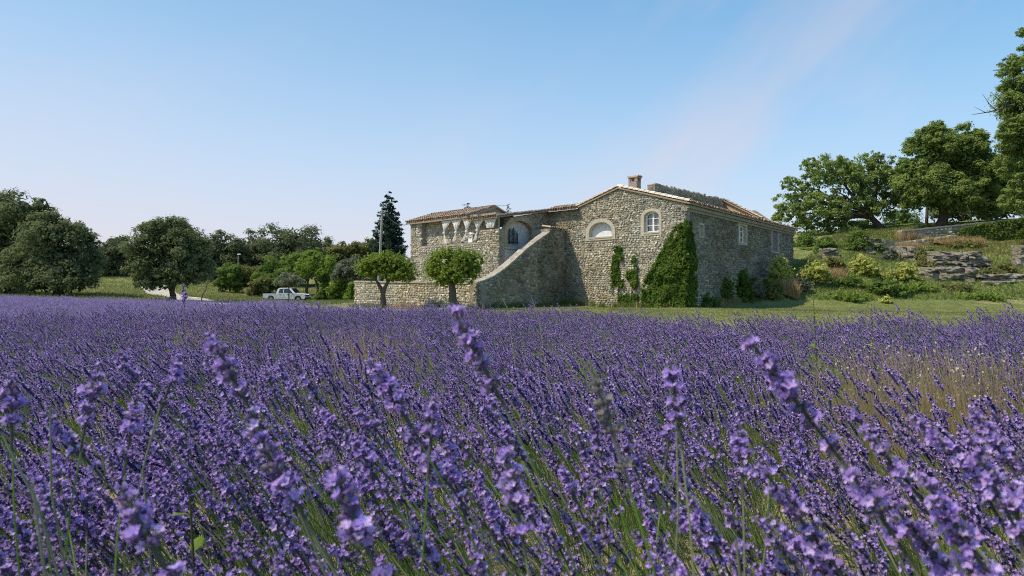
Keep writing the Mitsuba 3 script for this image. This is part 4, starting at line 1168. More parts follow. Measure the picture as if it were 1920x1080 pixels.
for i, (px, py, rx, ry, d, lab) in enumerate([(1478, 535, 18, 16, 44.6, 'brown dry grass tuft at the foot of the tallest yellow bush'), (1560, 512, 26, 12, 48.5, 'brown dry grass tuft right of the second yellow bush'), (1700, 440, 20, 12, 60.2, 'reddish dry grass tuft at the left end of the pale coping'),
                                              (1703, 462, 26, 11, 56.6, 'reddish dry grass tuft below the dry stone wall'), (1790, 446, 70, 6, 58.9, 'long band of brown dry grass along the hill-top wall')]):
    rng = np.random.default_rng(300 + i)
    n = 1500
    s = d / FOC
    c0 = at(px, py + ry, d)
    base = c0 + rng.uniform(-1, 1, (n, 3)) * [rx * s * 0.8, 0.5, 0]
    base[:, 2] = np.minimum(base[:, 2], hz(base[:, 0], base[:, 1]) + 0.25)
    tip = base + rng.normal(0, 1, (n, 3)) * [0.22, 0.2, 0.1] + [0, 0, 1.0] * (ry * s * rng.uniform(0.9, 2.0, (n, 1)))
    w = rng.normal(0, 1, (n, 3)) * [1, 1, 0]
    w = unit(w) * 0.022
    v = np.stack([base - w, base + w, tip], 1).reshape(-1, 3)
    solo('dry_grass', (v, np.arange(3 * n).reshape(-1, 3)), 'leafage', lab, 'grass', kind='stuff', color=np.repeat(shades('straw', rng.uniform(0, 0.8, n), rng), 3, 0))


# climbers: leaves standing off a wall face
def climber(key, name, plane, poly, n, size, kind, seed, off=(0.04, 0.3), thin=0.42, core=0.35):
    rng = np.random.default_rng(seed)
    x0, z0, x1, z1 = poly.bounds
    s, z = rng.uniform(x0, x1, n * 4), rng.uniform(z0, z1, n * 4)
    edge = meshkit.fbm(np.stack([s * 2.2, z * 2.2, s * 0 + seed], -1), 3, seed)
    grown = poly.buffer(0.15)
    ok = shapely.contains_xy(grown, s, z) & ((edge > thin) | shapely.contains_xy(poly.buffer(-core), s, z))
    s, z, edge = s[ok][:n], z[ok][:n], edge[ok][:n]
    bump = meshkit.fbm(np.stack([s * 1.6, z * 1.6, s * 0 + 4], -1), 3, seed + 1)
    t = off[0] + (off[1] - off[0]) * bump * rng.uniform(0.3, 1.1, len(s))
    p = plane(s, z, t)
    nn = unit(plane.n * 0.7 + rng.normal(0, 0.5, (len(s), 3)) + [0, 0, 0.35])
    v, f, q = leafs(p, nn, size * rng.uniform(0.6, 1.4, len(s)), 0.85, rng, True)
    part(key, name, (v, f), 'leafage', color=np.repeat(shades(kind, bump * 0.9 + rng.uniform(-0.2, 0.3, len(s)), rng), q, 0))


iv = thing('ivy', 'dense green creeper climbing the front corner of the farmhouse in a tall triangle', 'creeper')
gpts = [(1292, 418), (1276, 428), (1256, 458), (1236, 497), (1216, 535), (1208, 580), (1291, 580)]
climber(iv, 'front_leaves', gp, Polygon([gable_uz(*q) for q in gpts]), 11000, 0.12, 'ivy', 401, (0.05, 0.65), 0.38, 0.2)
climber(iv, 'side_leaves', rp, Polygon([(-0.5, -0.3), (0.95, -0.3), (0.85, 2.0), (0.6, 3.8), (0.25, 4.55), (-0.3, 4.55)]), 4200, 0.13, 'ivy', 402, (0.05, 0.5))
part(iv, 'stem', tube([H(0.8, -0.2, -0.3), H(0.5, -0.15, 1.2), H(0.2, -0.12, 3.4)], [0.06, 0.04, 0.02], 6), 'bark')
cr = thing('creeper', 'thin dark creeper in a narrow strip up the gable wall, left of a twin strip', 'creeper')
climber(cr, 'leaves', gp, Polygon([gable_uz(*q) for q in [(1158, 462), (1150, 500), (1148, 580), (1170, 580), (1168, 520), (1167, 470)]]), 1500, 0.12, 'ivy', 403, (0.03, 0.3), 0.5, 0.6)
part(cr, 'stem', tube([H(*(gable_uz(1160, 580)[0], -0.05, -0.2)), H(gable_uz(1160, 520)[0], -0.05, 1.6), H(gable_uz(1162, 475)[0], -0.05, 2.9)], [0.04, 0.03, 0.015], 6), 'bark')
cr = thing('creeper', 'thin dark creeper strip on the gable wall between its twin and the big triangle', 'creeper')
climber(cr, 'leaves', gp, Polygon([gable_uz(*q) for q in [(1196, 476), (1186, 505), (1174, 540), (1170, 580), (1196, 580), (1198, 520)]]), 1300, 0.12, 'ivy', 404, (0.03, 0.3), 0.5, 0.6)
part(cr, 'stem', tube([H(gable_uz(1184, 580)[0], -0.05, -0.2), H(gable_uz(1186, 530)[0], -0.05, 1.4), H(gable_uz(1193, 485)[0], -0.05, 2.7)], [0.04, 0.03, 0.015], 6), 'bark')
hv = thing('ivy', 'hanging ivy over the right end of the retaining wall', 'creeper')
climber(hv, 'leaves', rwp, Polygon([(3.2, zz0 - 1.5), (L, zz1 - 2.5), (L, zz1 - 0.3), (8.8, zz1 - 0.55), (6.0, zz1 - 1.0), (3.5, zz0 - 0.5)]), 6500, 0.15, 'shrub', 405, (0.05, 0.5))
climber(hv, 'leaves', rwp, Polygon([(9.6, zz1 - 3.3), (L, zz1 - 3.6), (L, zz1 + 0.3), (10.4, zz1 - 0.1)]), 3000, 0.15, 'ivy', 406, (0.3, 0.9))

# ------------------------------------------------------------------ grass blades of the lawn and the slope
rng = np.random.default_rng(500)


def blades(name, px, n, hmin, hmax, cols, lab, keep=None, width=0.02, lift=0.0):
    x, y = px
    z = hz(x, y)
    m = len(x)
    base = np.stack([x, y, z - 0.02], 1)
    h = rng.uniform(hmin, hmax, (m, 1))
    tip = base + rng.normal(0, 0.4, (m, 3)) * h * [1, 1, 0] + h * [0, 0, 1.0]
    w = unit(rng.normal(0, 1, (m, 3)) * [1, 1, 0]) * width
    v = np.stack([base - w, base + w, tip], 1).reshape(-1, 3)
    pick = meshkit.fbm(np.stack([x * 0.35, y * 0.35, x * 0], -1), 3, 2) + rng.normal(0, 0.12, m)
    pick = pick + lift * np.clip((z - 2.2) / 2.0, -0.8, 0.8) * 0.22
    c = np.where((pick > 0.56)[:, None], shades(cols[1], rng.uniform(0, 0.8, m), rng), shades(cols[0], rng.uniform(0.2, 1.2, m), rng))
    solo(name, (v, np.arange(3 * m).reshape(-1, 3)), 'leafage', lab, 'grass', kind='stuff', color=np.repeat(c, 3, 0))


x, y = rng.uniform(5, 46, 90000), rng.uniform(42, 66, 90000)
ok = (hz(x, y) > 0.25) & (x > 0.29 * y + 2)
lx = C2 + 0
rel = np.stack([x, y], 1) - C2
det = G2[0] * R2[1] - G2[1] * R2[0]
uu = (rel[:, 0] * R2[1] - rel[:, 1] * R2[0]) / det
ok &= uu < -0.3
blades('slope_grass', (x[ok], y[ok]), 0, 0.12, 0.34, ('shrub', 'tan'), 'rough grass growing over the slope between rocks and bushes', width=0.03, lift=1.0)
x, y = rng.uniform(-3, 34, 90000), rng.uniform(9, 44, 90000)
ok = (uu[:1] < 99) & ~shapely.contains_xy(FIELD.buffer(0.1), x, y) & (np.abs(x / y) < 0.8) & (hz(x, y) < 0.6)
blades('lawn_grass', (x[ok], y[ok]), 0, 0.04, 0.10, ('lawn', 'tan'), 'short dry mown grass between lavender and farmhouse', width=0.012)
x, y = rng.uniform(-62, -14, 60000), rng.uniform(50, 108, 60000)
ok = ~shapely.contains_xy(PATH.buffer(0.1), x, y) & ~shapely.contains_xy(FIELD.buffer(0.1), x, y)
blades('meadow_grass', (x[ok], y[ok]), 0, 0.12, 0.35, ('tan', 'shrub'), 'longer green and dry grass of the meadow left of the pickup', width=0.03)

wl = []
for (u0, v0), (u1, v1), m in (((-0.1, -0.25), (8.4, -0.25), 2600), ((8.3, -0.4), (8.3, -8.2), 2200), ((8.5, -8.55), (20.8, -8.55), 3200), ((-0.3, 0.2), (-0.3, 20), 2600)):
    t = rng.random(m)
    k = meshkit.noise(np.stack([t * 40, t * 0 + u0, t * 0], -1)) > 0.42
    q = H(u0 + (u1 - u0) * t[k], v0 + (v1 - v0) * t[k], 0.0)[:, :2]
    wl.append(q + rng.normal(0, 0.10, q.shape))
wl = np.vstack(wl)
blades('wall_weeds', (wl[:, 0], wl[:, 1]), 0, 0.12, 0.42, ('shrub', 'straw'), 'weeds and long grass along the foot of the farmhouse walls', width=0.025)

# ------------------------------------------------------------------ pickup, poles, lamp, cable, saplings


def pickup():
    key = thing('pickup', 'white double-cab pickup parked under the trees beside the lawn', 'car')
    org = foot(538, 83.5)
    ang = math.radians(-6)

    def place(v):
        v = np.asarray(v, float)
        return np.stack([v[:, 0] * math.cos(ang) - v[:, 1] * math.sin(ang), v[:, 0] * math.sin(ang) + v[:, 1] * math.cos(ang), v[:, 2]], 1) + org

    def prof(pts, y0, y1, inset=0.0, top=None):
        """Side outline (x forward, z up) carried across the car's width; points above top lean inwards by inset."""
        m = trimesh.creation.extrude_polygon(Polygon(pts), 1.0, engine='earcut')
        m = m.subdivide()
        v = np.array(m.vertices)
        y = y0 + (y1 - y0) * v[:, 2]
        if top is not None:
            mid = (y0 + y1) / 2
            y = mid + (y - mid) * (1 - inset * np.clip((v[:, 1] - top) / 0.7, 0, 1))
        return place(np.stack([v[:, 0], y, v[:, 1]], 1)), np.array(m.faces)

    W = 0.9
    arch_ = lambda cx: [(cx + 0.43 * math.cos(t), 0.40 + 0.43 * math.sin(t)) for t in np.linspace(0, math.pi, 9)]
    low = [(-2.6, 0.55), (-2.6, 1.05), (-0.95, 1.05), (-0.95, 1.06), (1.15, 1.06), (1.4, 1.08), (2.35, 1.0), (2.55, 0.88), (2.62, 0.60), (2.6, 0.42)] + [p for p in arch_(1.75)] + [(1.2, 0.36), (-1.05, 0.36)] + [p for p in arch_(-1.6)] + [(-2.2, 0.45)]
    part(key, 'body', prof(low, -W, W), 'car_paint', smooth=30)
    part(key, 'cab', prof([(-0.98, 1.062), (-0.80, 1.62), (-0.62, 1.72), (0.55, 1.74), (0.72, 1.70), (1.42, 1.082)], -W + 0.02, W - 0.02, 0.26, 1.06), 'car_paint', smooth=30)
    for nm, pts in (('rear_window', [(-0.70, 1.12), (-0.58, 1.58), (-0.10, 1.64), (-0.10, 1.12)]), ('front_window', [(-0.02, 1.12), (-0.02, 1.64), (0.55, 1.65), (1.10, 1.12)])):
        part(key, nm, prof(pts, -W + 0.005, W - 0.005, 0.255, 1.06), 'car_glass')
    a = 0.63
    ws = np.array([[1.34, -0.80, 1.13], [1.34, 0.80, 1.13], [0.80, 0.66, 1.68], [0.80, -0.66, 1.68]]) + [0.03, 0, 0.02]
    part(key, 'windscreen', (place(ws), np.array([[0, 1, 2], [0, 2, 3]])), 'car_glass')
    for s in (-1, 1):
        y = s * (W + 0.004)
        for x0 in (-0.98, -0.06, 1.02):
            part(key, 'door_seam', (lambda q: (place(q[0]), q[1]))(boxm((x0, y, 0.78), (0.018, 0.012, 0.55))), 'black_plastic')
        for x0 in (-0.32, 0.62):
            part(key, 'door_handle', (lambda q: (place(q[0]), q[1]))(boxm((x0 - 0.1, s * (W + 0.02), 0.96), (0.18, 0.03, 0.04))), 'black_plastic')
        part(key, 'sill', (lambda q: (place(q[0]), q[1]))(boxm((0.08, s * (W - 0.02), 0.36), (2.2, 0.10, 0.10))), 'black_plastic')
        part(key, 'mirror', (lambda q: (place(q[0]), q[1]))(boxm((1.02, s * (W + 0.12), 1.17), (0.12, 0.20, 0.16), bevel=0.03)), 'black_plastic')
        part(key, 'headlight', (lambda q: (place(q[0]), q[1]))(boxm((2.48, s * 0.68, 0.86), (0.2, 0.36, 0.16), bevel=0.03)), 'rim_metal')
        part(key, 'tail_light', (lambda q: (place(q[0]), q[1]))(boxm((-2.6, s * 0.82, 0.85), (0.05, 0.14, 0.32))), 'lamp_red')
        for cx in (-1.6, 1.75):
            th = np.linspace(0, 2 * np.pi, 25)[:-1]
            yc = s * (W - 0.13)
            prof_r = [(0.22, -0.11), (0.33, -0.12), (0.38, -0.08), (0.38, 0.08), (0.33, 0.12), (0.22, 0.11)]
            v = np.array([[cx + r * math.cos(t), yc + w, 0.38 + r * math.sin(t)] for t in th for r, w in prof_r])
            n, m = 24, 6
            f = [x for i in range(n) for j in range(m - 1) for x in ([i * m + j, i * m + j + 1, ((i + 1) % n) * m + j + 1], [i * m + j, ((i + 1) % n) * m + j + 1, ((i + 1) % n) * m + j])]
            wk = part(key, 'wheel', (place(v), np.array(f)), 'tyre_rubber')
            v = np.array([[cx + r * math.cos(t), yc + s * w, 0.38 + r * math.sin(t)] for t in th for r, w in ((0.0, 0.09), (0.06, 0.10), (0.20, 0.075), (0.225, 0.10))])
            m = 4
            f = [x for i in range(n) for j in range(m - 1) for x in ([i * m + j, i * m + j + 1, ((i + 1) % n) * m + j + 1], [i * m + j, ((i + 1) % n) * m + j + 1, ((i + 1) % n) * m + j])]
            part(wk, 'rim', (place(v), np.array(f)), 'rim_metal')
    part(key, 'bumper', (lambda q: (place(q[0]), q[1]))(boxm((2.62, 0, 0.50), (0.16, 1.72, 0.22), bevel=0.04)), 'black_plastic')
    part(key, 'grille', (lambda q: (place(q[0]), q[1]))(boxm((2.60, 0, 0.78), (0.06, 0.95, 0.20))), 'black_plastic')
    part(key, 'rear_bumper', (lambda q: (place(q[0]), q[1]))(boxm((-2.66, 0, 0.52), (0.12, 1.6, 0.16), bevel=0.03)), 'black_plastic')
    part(key, 'bed_floor', (lambda q: (place(q[0]), q[1]))(boxm((-1.78, 0, 1.055), (1.5, 1.5, 0.02))), 'black_plastic')
    for x0 in (-1.05, -1.35):
        part(key, 'roll_bar', (place(np.array(tube([(x0 - 0.1, -0.7, 1.05), (x0, -0.62, 1.5), (x0, 0.62, 1.5), (x0 - 0.1, 0.7, 1.05)], 0.035, 6)[0])), tube([(x0 - 0.1, -0.7, 1.05), (x0, -0.62, 1.5), (x0, 0.62, 1.5), (x0 - 0.1, 0.7, 1.05)], 0.035, 6)[1]), 'black_plastic')


pickup()
up = thing('utility_pole', 'grey wooden utility pole leaning slightly before the dark fir', 'pole')
pb = foot(708, 64)
pt = at(717, 394, 64)
part(up, 'post', tube([pb - [0, 0, 0.3], (pb + pt) / 2, pt], [0.15, 0.125, 0.10], 10), 'grey_wood', smooth=True)
part(up, 'crossarm', boxm(pt - [0, 0.1, 0.25], (0.5, 0.08, 0.08)), 'grey_wood')
for s in (-0.2, 0.2):
    part(up, 'insulator', tube([pt + [s, -0.1, -0.2], pt + [s, -0.1, -0.08]], [0.03, 0.04], 8), 'white_paint')


def cable(lab, p0, p1, sag, r=0.022):
    t = np.linspace(0, 1, 25)[:, None]
    p = p0 * (1 - t) + p1 * t - np.array([0, 0, 1.0]) * sag * 4 * t * (1 - t)
    solo('power_cable', tube(p, r, 5), 'iron', lab, 'cable')


cable('thin black cable sagging from the leaning pole down to the gallery eave', pt + [0.2, -0.1, -0.1], H(18.5, -5.2, 5.25), 0.5)
cable('thin cable running from the gallery roof ridge to the cypress', H(12.9, -2.5, 6.22), at(954, 383, 96), 0.1, 0.018)
lm = thing('street_lamp', 'slim grey lamp post with a pale head before the far trees', 'lamp')
lb = foot(446, 98)
lt = at(447, 478, 98)
part(lm, 'post', tube([lb - [0, 0, 0.2], lt], [0.09, 0.06], 8), 'grey_wood', smooth=True)
part(lm, 'lamp_head', boxm(lt + [0.1, 0, 0.08], (0.5, 0.3, 0.14), bevel=0.05), 'white_paint')
sp_ = thing('sapling', 'thin crooked bare sapling on the lawn by the gravel path', 'tree')
f0 = foot(377, 57)
part(sp_, 'trunk', tube([f0 - [0, 0, 0.1], at(378, 560, 57), at(381, 550, 57), at(386, 543, 57), at(388, 534, 57), at(388, 530, 57)], [0.07, 0.055, 0.05, 0.045, 0.04, 0.02], 7), 'twig')
tw_ = MB()
for q in ((410, 525), (420, 518), (372, 528), (400, 522), (392, 515)):
    tw_.add(*tube([at(388, 533, 57), at((388 + q[0]) / 2, (533 + q[1]) / 2 - 1, 57), at(*q, 57)], [0.025, 0.018, 0.008], 5))
part(sp_, 'twig', tw_.mesh(), 'twig')

# ------------------------------------------------------------------ lavender
PUR = np.array([[0.55, 0.395, 0.86], [0.47, 0.32, 0.78], [0.68, 0.53, 0.93], [0.41, 0.275, 0.68], [0.59, 0.415, 0.84]])
CAL = np.array([[0.240, 0.165, 0.350], [0.185, 0.135, 0.270], [0.295, 0.235, 0.370], [0.265, 0.245, 0.270]])
STEM = np.array([[0.23, 0.35, 0.10], [0.29, 0.37, 0.15], [0.31, 0.35, 0.21], [0.18, 0.31, 0.06]])


def spike_near(rng, length, bloom=0.75, fat=1.0):
    """A flower spike along +z from the origin: whorls of ribbed calyces, many with an open two-lipped flower."""
    out = MB()
    nw = max(5, int(length / 0.0074))
    zs = np.linspace(0.004, length, nw)
    zs[1:-1] += rng.normal(0, 0.0016, nw - 2)
    zs[0] -= 0.014 * rng.random()
    lush = np.clip(rng.normal(bloom, 0.28, nw), 0.08, 1.0)
    out.add(*tube([(0, 0, -0.02), (0, 0, length * 0.5), (0, 0, length)], [0.0011, 0.0016, 0.0008], 5), [0.13, 0.14, 0.10])
    for i, z in enumerate(zs):
        t = i / (nw - 1)
        scale = (0.80 + 0.35 * math.sin(math.pi * min(1, t * 1.15 + 0.1))) * (0.55 if i == nw - 1 else 1)
        n = int(rng.integers(8, 12) * fat) if t < 0.85 else 6
        sway = rng.normal(0, 0.0009, 2)
        a0 = rng.uniform(0, 6.28)
        for k in range(n):
            a = a0 + 2 * np.pi * k / n + rng.normal(0, 0.14)
            tilt = math.radians(rng.uniform(24, 74) * (1 - 0.45 * t))
            d = np.array([math.cos(a) * math.sin(tilt), math.sin(a) * math.sin(tilt), math.cos(tilt)])
            p0 = np.array([math.cos(a) * 0.0012 + sway[0], math.sin(a) * 0.0012 + sway[1], z + rng.normal(0, 0.0012)])
            L = 0.0064 * scale * rng.uniform(0.85, 1.15)
            f1, f2, _ = frames(d)
            r = 0.00165 * scale
            mid, tip = p0 + d * L * 0.6, p0 + d * L
            ring = [mid + (f1 * math.cos(q) + f2 * math.sin(q)) * r for q in np.arange(4) * np.pi / 2]
            v = np.array([p0, *ring, tip])
            f = [[0, 1, 2], [0, 2, 3], [0, 3, 4], [0, 4, 1], [5, 2, 1], [5, 3, 2], [5, 4, 3], [5, 1, 4]]
            out.add(v, f, CAL[rng.integers(0, 4)] * rng.uniform(0.75, 1.25))
            if rng.random() < lush[i]:
                c = PUR[rng.integers(0, 5)] * rng.uniform(0.8, 1.15)
                base = p0 + d * L * 0.8
                R = 0.0037 * scale * rng.uniform(0.6, 1.35)
                e = unit(d + rng.normal(0, 0.5, 3))
                g1, g2, _ = frames(e)
                for q in range(5):
                    b = q * 2 * np.pi / 5 + rng.normal(0, 0.15)
                    u = g1 * math.cos(b) + g2 * math.sin(b)
                    w = np.cross(e, u)
                    o = base + e * R * 0.55
                    v = np.array([base, o + u * R * 0.55 + w * R * 0.36, o + u * R + e * R * 0.12, o + u * R * 0.55 - w * R * 0.36])
                    out.add(v, [[0, 1, 2], [0, 2, 3]], c * rng.uniform(0.85, 1.15))
    return out


def spike_mid(rng, length, per=9, size=0.0062, nw=8):
    out = MB()
    out.add(*tube([(0, 0, -0.01), (0, 0, length * 0.5), (0, 0, length)], [0.0025, 0.0042, 0.002], 4, cap=False), [0.085, 0.07, 0.17])
    zs = np.linspace(0.002, length, nw)
    for i, z in enumerate(zs):
        n = per if i < nw - 1 else per // 2
        a = rng.uniform(0, 2 * np.pi, n)
        r = rng.uniform(0.0045, 0.0095, n) * (0.7 + 0.5 * math.sin(math.pi * min(1, 0.15 + i / nw)))
        c = np.stack([np.cos(a) * r, np.sin(a) * r, z + rng.normal(0, 0.0022, n)], 1)
        nn = unit(np.stack([np.cos(a), np.sin(a), rng.uniform(0, 1.2, n)], 1) + rng.normal(0, 0.5, (n, 3)))
        v, f, q = leafs(c, nn, size * rng.uniform(0.7, 1.4, n), 0.85, rng, True)
        dark = rng.random(n) < 0.42
        col = np.where(dark[:, None], CAL[rng.integers(0, 4, n)] * 1.2, PUR[rng.integers(0, 5, n)]) * rng.uniform(0.75, 1.15, (n, 1))
        out.add(v, f, np.repeat(col, q, 0))
    return out


def spike_far(rng, length, n=14, size=0.013):
    out = MB()
    z = rng.uniform(0, length, n)
    a = rng.uniform(0, 2 * np.pi, n)
    c = np.stack([np.cos(a) * 0.005, np.sin(a) * 0.005, z], 1)
    nn = unit(np.stack([np.cos(a), np.sin(a), rng.uniform(-0.2, 1.0, n)], 1))
    v, f, q = leafs(c, nn, size * rng.uniform(0.7, 1.3, n), 0.8, rng, False)
    dark = rng.random(n) < 0.35
    col = np.where(dark[:, None], CAL[rng.integers(0, 4, n)] * 1.2, PUR[rng.integers(0, 5, n)]) * rng.uniform(0.75, 1.15, (n, 1))
    out.add(v, f, np.repeat(col, q, 0))
    return out


lr = np.random.default_rng(900)
NEAR = [spike_near(lr, L, b) for L, b in ((0.050, 0.66), (0.062, 0.58), (0.074, 0.62), (0.044, 0.48), (0.068, 0.78), (0.056, 0.52), (0.080, 0.62), (0.060, 0.1))]
MID = [spike_mid(lr, L) for L in (0.045, 0.055, 0.065, 0.038, 0.060, 0.072)]
LOW = [spike_mid(lr, L, 5, 0.0085, 6) for L in (0.045, 0.055, 0.065, 0.038, 0.060)]
FAR = [spike_far(lr, L) for L in (0.05, 0.06, 0.07, 0.045)]


def frame_mats(dirs, rng):
    a, b, d = frames(dirs)
    ph = rng.uniform(0, 2 * np.pi, len(dirs))[:, None]
    x = a * np.cos(ph) + b * np.sin(ph)
    return np.stack([x, np.cross(d, x), d], -1)                 # columns


def spikes_mesh(tmpl, pos, dirs, scale, rng, tone=None):
    out = MB()
    which = rng.integers(0, len(tmpl), len(pos))
    M = frame_mats(dirs, rng)
    for k, t in enumerate(tmpl):
        sel = np.nonzero(which == k)[0]
        if not len(sel):
            continue
        v, f = t.mesh()
        c = t.color()
        vv = np.einsum('nij,mj->nmi', M[sel] * scale[sel, None, None], v) + pos[sel][:, None]
        ff = (f[None] + (np.arange(len(sel)) * len(v))[:, None, None]).reshape(-1, 3)
        cc = np.broadcast_to(c, (len(sel), *c.shape)) * (tone[sel][:, None, None] if tone is not None else 1.0)
        out.add(vv.reshape(-1, 3), ff, cc.reshape(-1, 3))
    return out


def stems_mesh(p0, p1, p2, r, col, flat_=False):
    """Bent stems p0 > p1 > p2; flat two-sided ribbons far away, three-sided straws near."""
    n = len(p0)
    out = MB()
    if flat_:
        w = unit(np.cross(p2 - p0, [0.2, 1.0, 0.1])) * r[:, None]
        v = np.stack([p0 - w, p0 + w, p1 + w, p1 - w, p2 + w * 0.7, p2 - w * 0.7], 1)
        f = np.array([[0, 1, 2], [0, 2, 3], [3, 2, 4], [3, 4, 5]])
        m = 6
    else:
        a, b, _ = frames(p2 - p0)
        rings = []
        for p, k in ((p0, 1.2), (p1, 1.0), (p2, 0.75)):
            for q in range(3):
                th = q * 2 * np.pi / 3
                rings.append(p + (a * math.cos(th) + b * math.sin(th)) * (r * k)[:, None])
        v = np.stack(rings, 1)
        f = np.array([x for s in range(2) for q in range(3) for x in ([s * 3 + q, s * 3 + (q + 1) % 3, s * 3 + 3 + (q + 1) % 3], [s * 3 + q, s * 3 + 3 + (q + 1) % 3, s * 3 + 3 + q])])
        m = 9
    ff = (f[None] + (np.arange(n) * m)[:, None, None]).reshape(-1, 3)
    out.add(v.reshape(-1, 3), ff, np.repeat(col, m, 0))
    return out


LEAN = np.array([-0.52, 0.05])


def bush_stems(rng, n, R, Ht):
    th, rad = rng.uniform(0, 2 * np.pi, n), R * np.sqrt(rng.random(n))
    x, y = np.cos(th) * rad, np.sin(th) * rad
    L = Ht * (1 - 0.30 * (rad / R) ** 2) * rng.normal(1.0, 0.075, n) * np.where(rng.random(n) < 0.06, 1.14, 1.0)
    lean = LEAN + rng.normal(0, 0.13, (n, 2))
    tip = np.stack([x + lean[:, 0] * L * 0.55, y + lean[:, 1] * L * 0.55, L], 1)
    base = np.stack([x * 0.35, y * 0.35, np.full(n, 0.02)], 1)
    mid = base * 0.5 + tip * 0.5 + np.stack([x * 0.18 - lean[:, 0] * L * 0.1, y * 0.18 - lean[:, 1] * L * 0.1, 0.05 * L], 1)
    d = unit(tip - mid + np.stack([lean[:, 0] * 0.16, lean[:, 1] * 0.12, np.zeros(n)], 1) + rng.normal(0, 0.05, (n, 3)))
    return base, mid, tip, d


def foliage(rng, n, R, Ht, size=0.055, aspect=0.09):
    th, rad = rng.uniform(0, 2 * np.pi, n), R * 0.85 * np.sqrt(rng.random(n))
    z = rng.uniform(0.08, 0.74, n) * Ht * (1 - 0.3 * (rad / R) ** 2)
    p = np.stack([np.cos(th) * rad * (0.5 + 0.6 * z / Ht), np.sin(th) * rad * (0.5 + 0.6 * z / Ht), z], 1)
    d = unit(np.stack([np.cos(th) * 0.5 + LEAN[0], np.sin(th) * 0.5, np.full(n, 1.1)], 1) + rng.normal(0, 0.35, (n, 3)))
    s = size * rng.uniform(0.7, 1.5, n)
    e = unit(np.cross(d, rdir(rng, n))) * (s * aspect * 0.5)[:, None]
    v = np.stack([p - e, p + e, p + d * s[:, None]], 1).reshape(-1, 3)
    c = STEM[rng.integers(0, 4, n)] * rng.uniform(0.7, 1.25, (n, 1)) * (0.9 if aspect < 0.2 else 1.0)
    return v, np.arange(3 * n).reshape(-1, 3), np.repeat(c, 3, 0)


def clump(seed, n, R, Ht, tmpl, lod):
    rng = np.random.default_rng(seed)
    b, m, t, d = bush_stems(rng, n, R, Ht)
    sc = rng.uniform(0.8, 1.2, n)
    tone = rng.uniform(0.82, 1.1, n)
    fl = spikes_mesh(tmpl, t, d, sc, rng, tone)
    col = STEM[rng.integers(0, 4, n)] * rng.uniform(0.8, 1.2, (n, 1))
    st = stems_mesh(b, m, t, np.full(n, 0.0011 if lod == 0 else 0.0016 if lod == 1 else 0.0028), col, flat_=lod > 0)
    st.add(*foliage(rng, (900, 420, 160)[lod], R, Ht, (0.06, 0.08, 0.12)[lod], (0.07, 0.10, 0.18)[lod]))
    return fl, st


VAR = {}
for lod, (cnt, n, tm) in enumerate(((6, 250, MID), (5, 230, LOW), (6, 215, FAR))):
    VAR[lod] = []
    for k in range(cnt):
        fl, st = clump(1000 + lod * 50 + k, n, 0.44, 0.66, tm, lod)
        key = f'lavender_clump_{lod}_{k}'
        scene[key] = {'type': 'shapegroup', 'flower': mikit.ply(fl.mesh(), 'petals', color=fl.color()), 'stem': mikit.ply(st.mesh(), 'leafage', color=st.color())}
        VAR[lod].append(key)

fr = np.random.default_rng(31)
ROWDIR = unit(np.array([-0.80, 0.60]))
ROWNRM = np.array([0.60, 0.80])
plants = []
for row in range(-60, 70):
    for k in range(-110, 110):
        p = ROWNRM * row * 0.90 + ROWDIR * (k * 0.56 + 0.28 * (row % 2))
        p = p + fr.normal(0, 0.07, 2)
        plants.append((p[0], p[1], fr.random(), fr.random(), fr.random(), fr.random()))
plants = np.array(plants)
inside = shapely.contains_xy(FIELD.buffer(-0.25), plants[:, 0], plants[:, 1])
dist = np.hypot(plants[:, 0], plants[:, 1])
inside &= np.abs(plants[:, 0]) < 0.90 * np.maximum(plants[:, 1], 0) + 1.6      # a margin beyond the picture's sides
inside &= dist > 0.45
# gaps where dry grass has come up
GAPS = [(at(1770, 660, 3.3), 0.32), (at(700, 610, 5.5), 0.36), (at(420, 612, 6.5), 0.30), (at(1560, 680, 3.4), 0.3)]
for g, r in GAPS:
    inside &= np.hypot(plants[:, 0] - g[0], plants[:, 1] - g[1]) > r
inside &= ~((dist > 1.6) & (plants[:, 2] < 0.07))
plants, dist = plants[inside], dist[inside]
near = dist < 1.75
lab_field = 'wide field of purple flowering lavender filling the foreground up to the lawn'
labels['lavender_field'] = {'label': lab_field, 'category': 'lavender', 'kind': 'stuff'}
cnt = 0
for (x, y, r1, r2, r3, r4), dd in zip(plants[~near], dist[~near]):
    lod = 0 if dd < 5.0 else 1 if dd < 13 else 2
    key = VAR[lod][int(r1 * len(VAR[lod])) % len(VAR[lod])]
    s = (0.85 + 0.17 * r2) * (1.06 if dd < 3 else 1.0)
    swell = 0.94 + 0.14 * float(meshkit.noise(np.array([x * 0.35, y * 0.35, 2.0])))
    to = T().translate([float(x), float(y), float(hz(x, y))]).rotate([0, 0, 1], (r3 - 0.5) * 60).scale([s, s, s * swell * 1.0])
    cnt += 1
    scene[f'lavender_field__{cnt:04d}'] = {'type': 'instance', 'to_world': to, 'shapegroup': {'type': 'ref', 'id': key}}

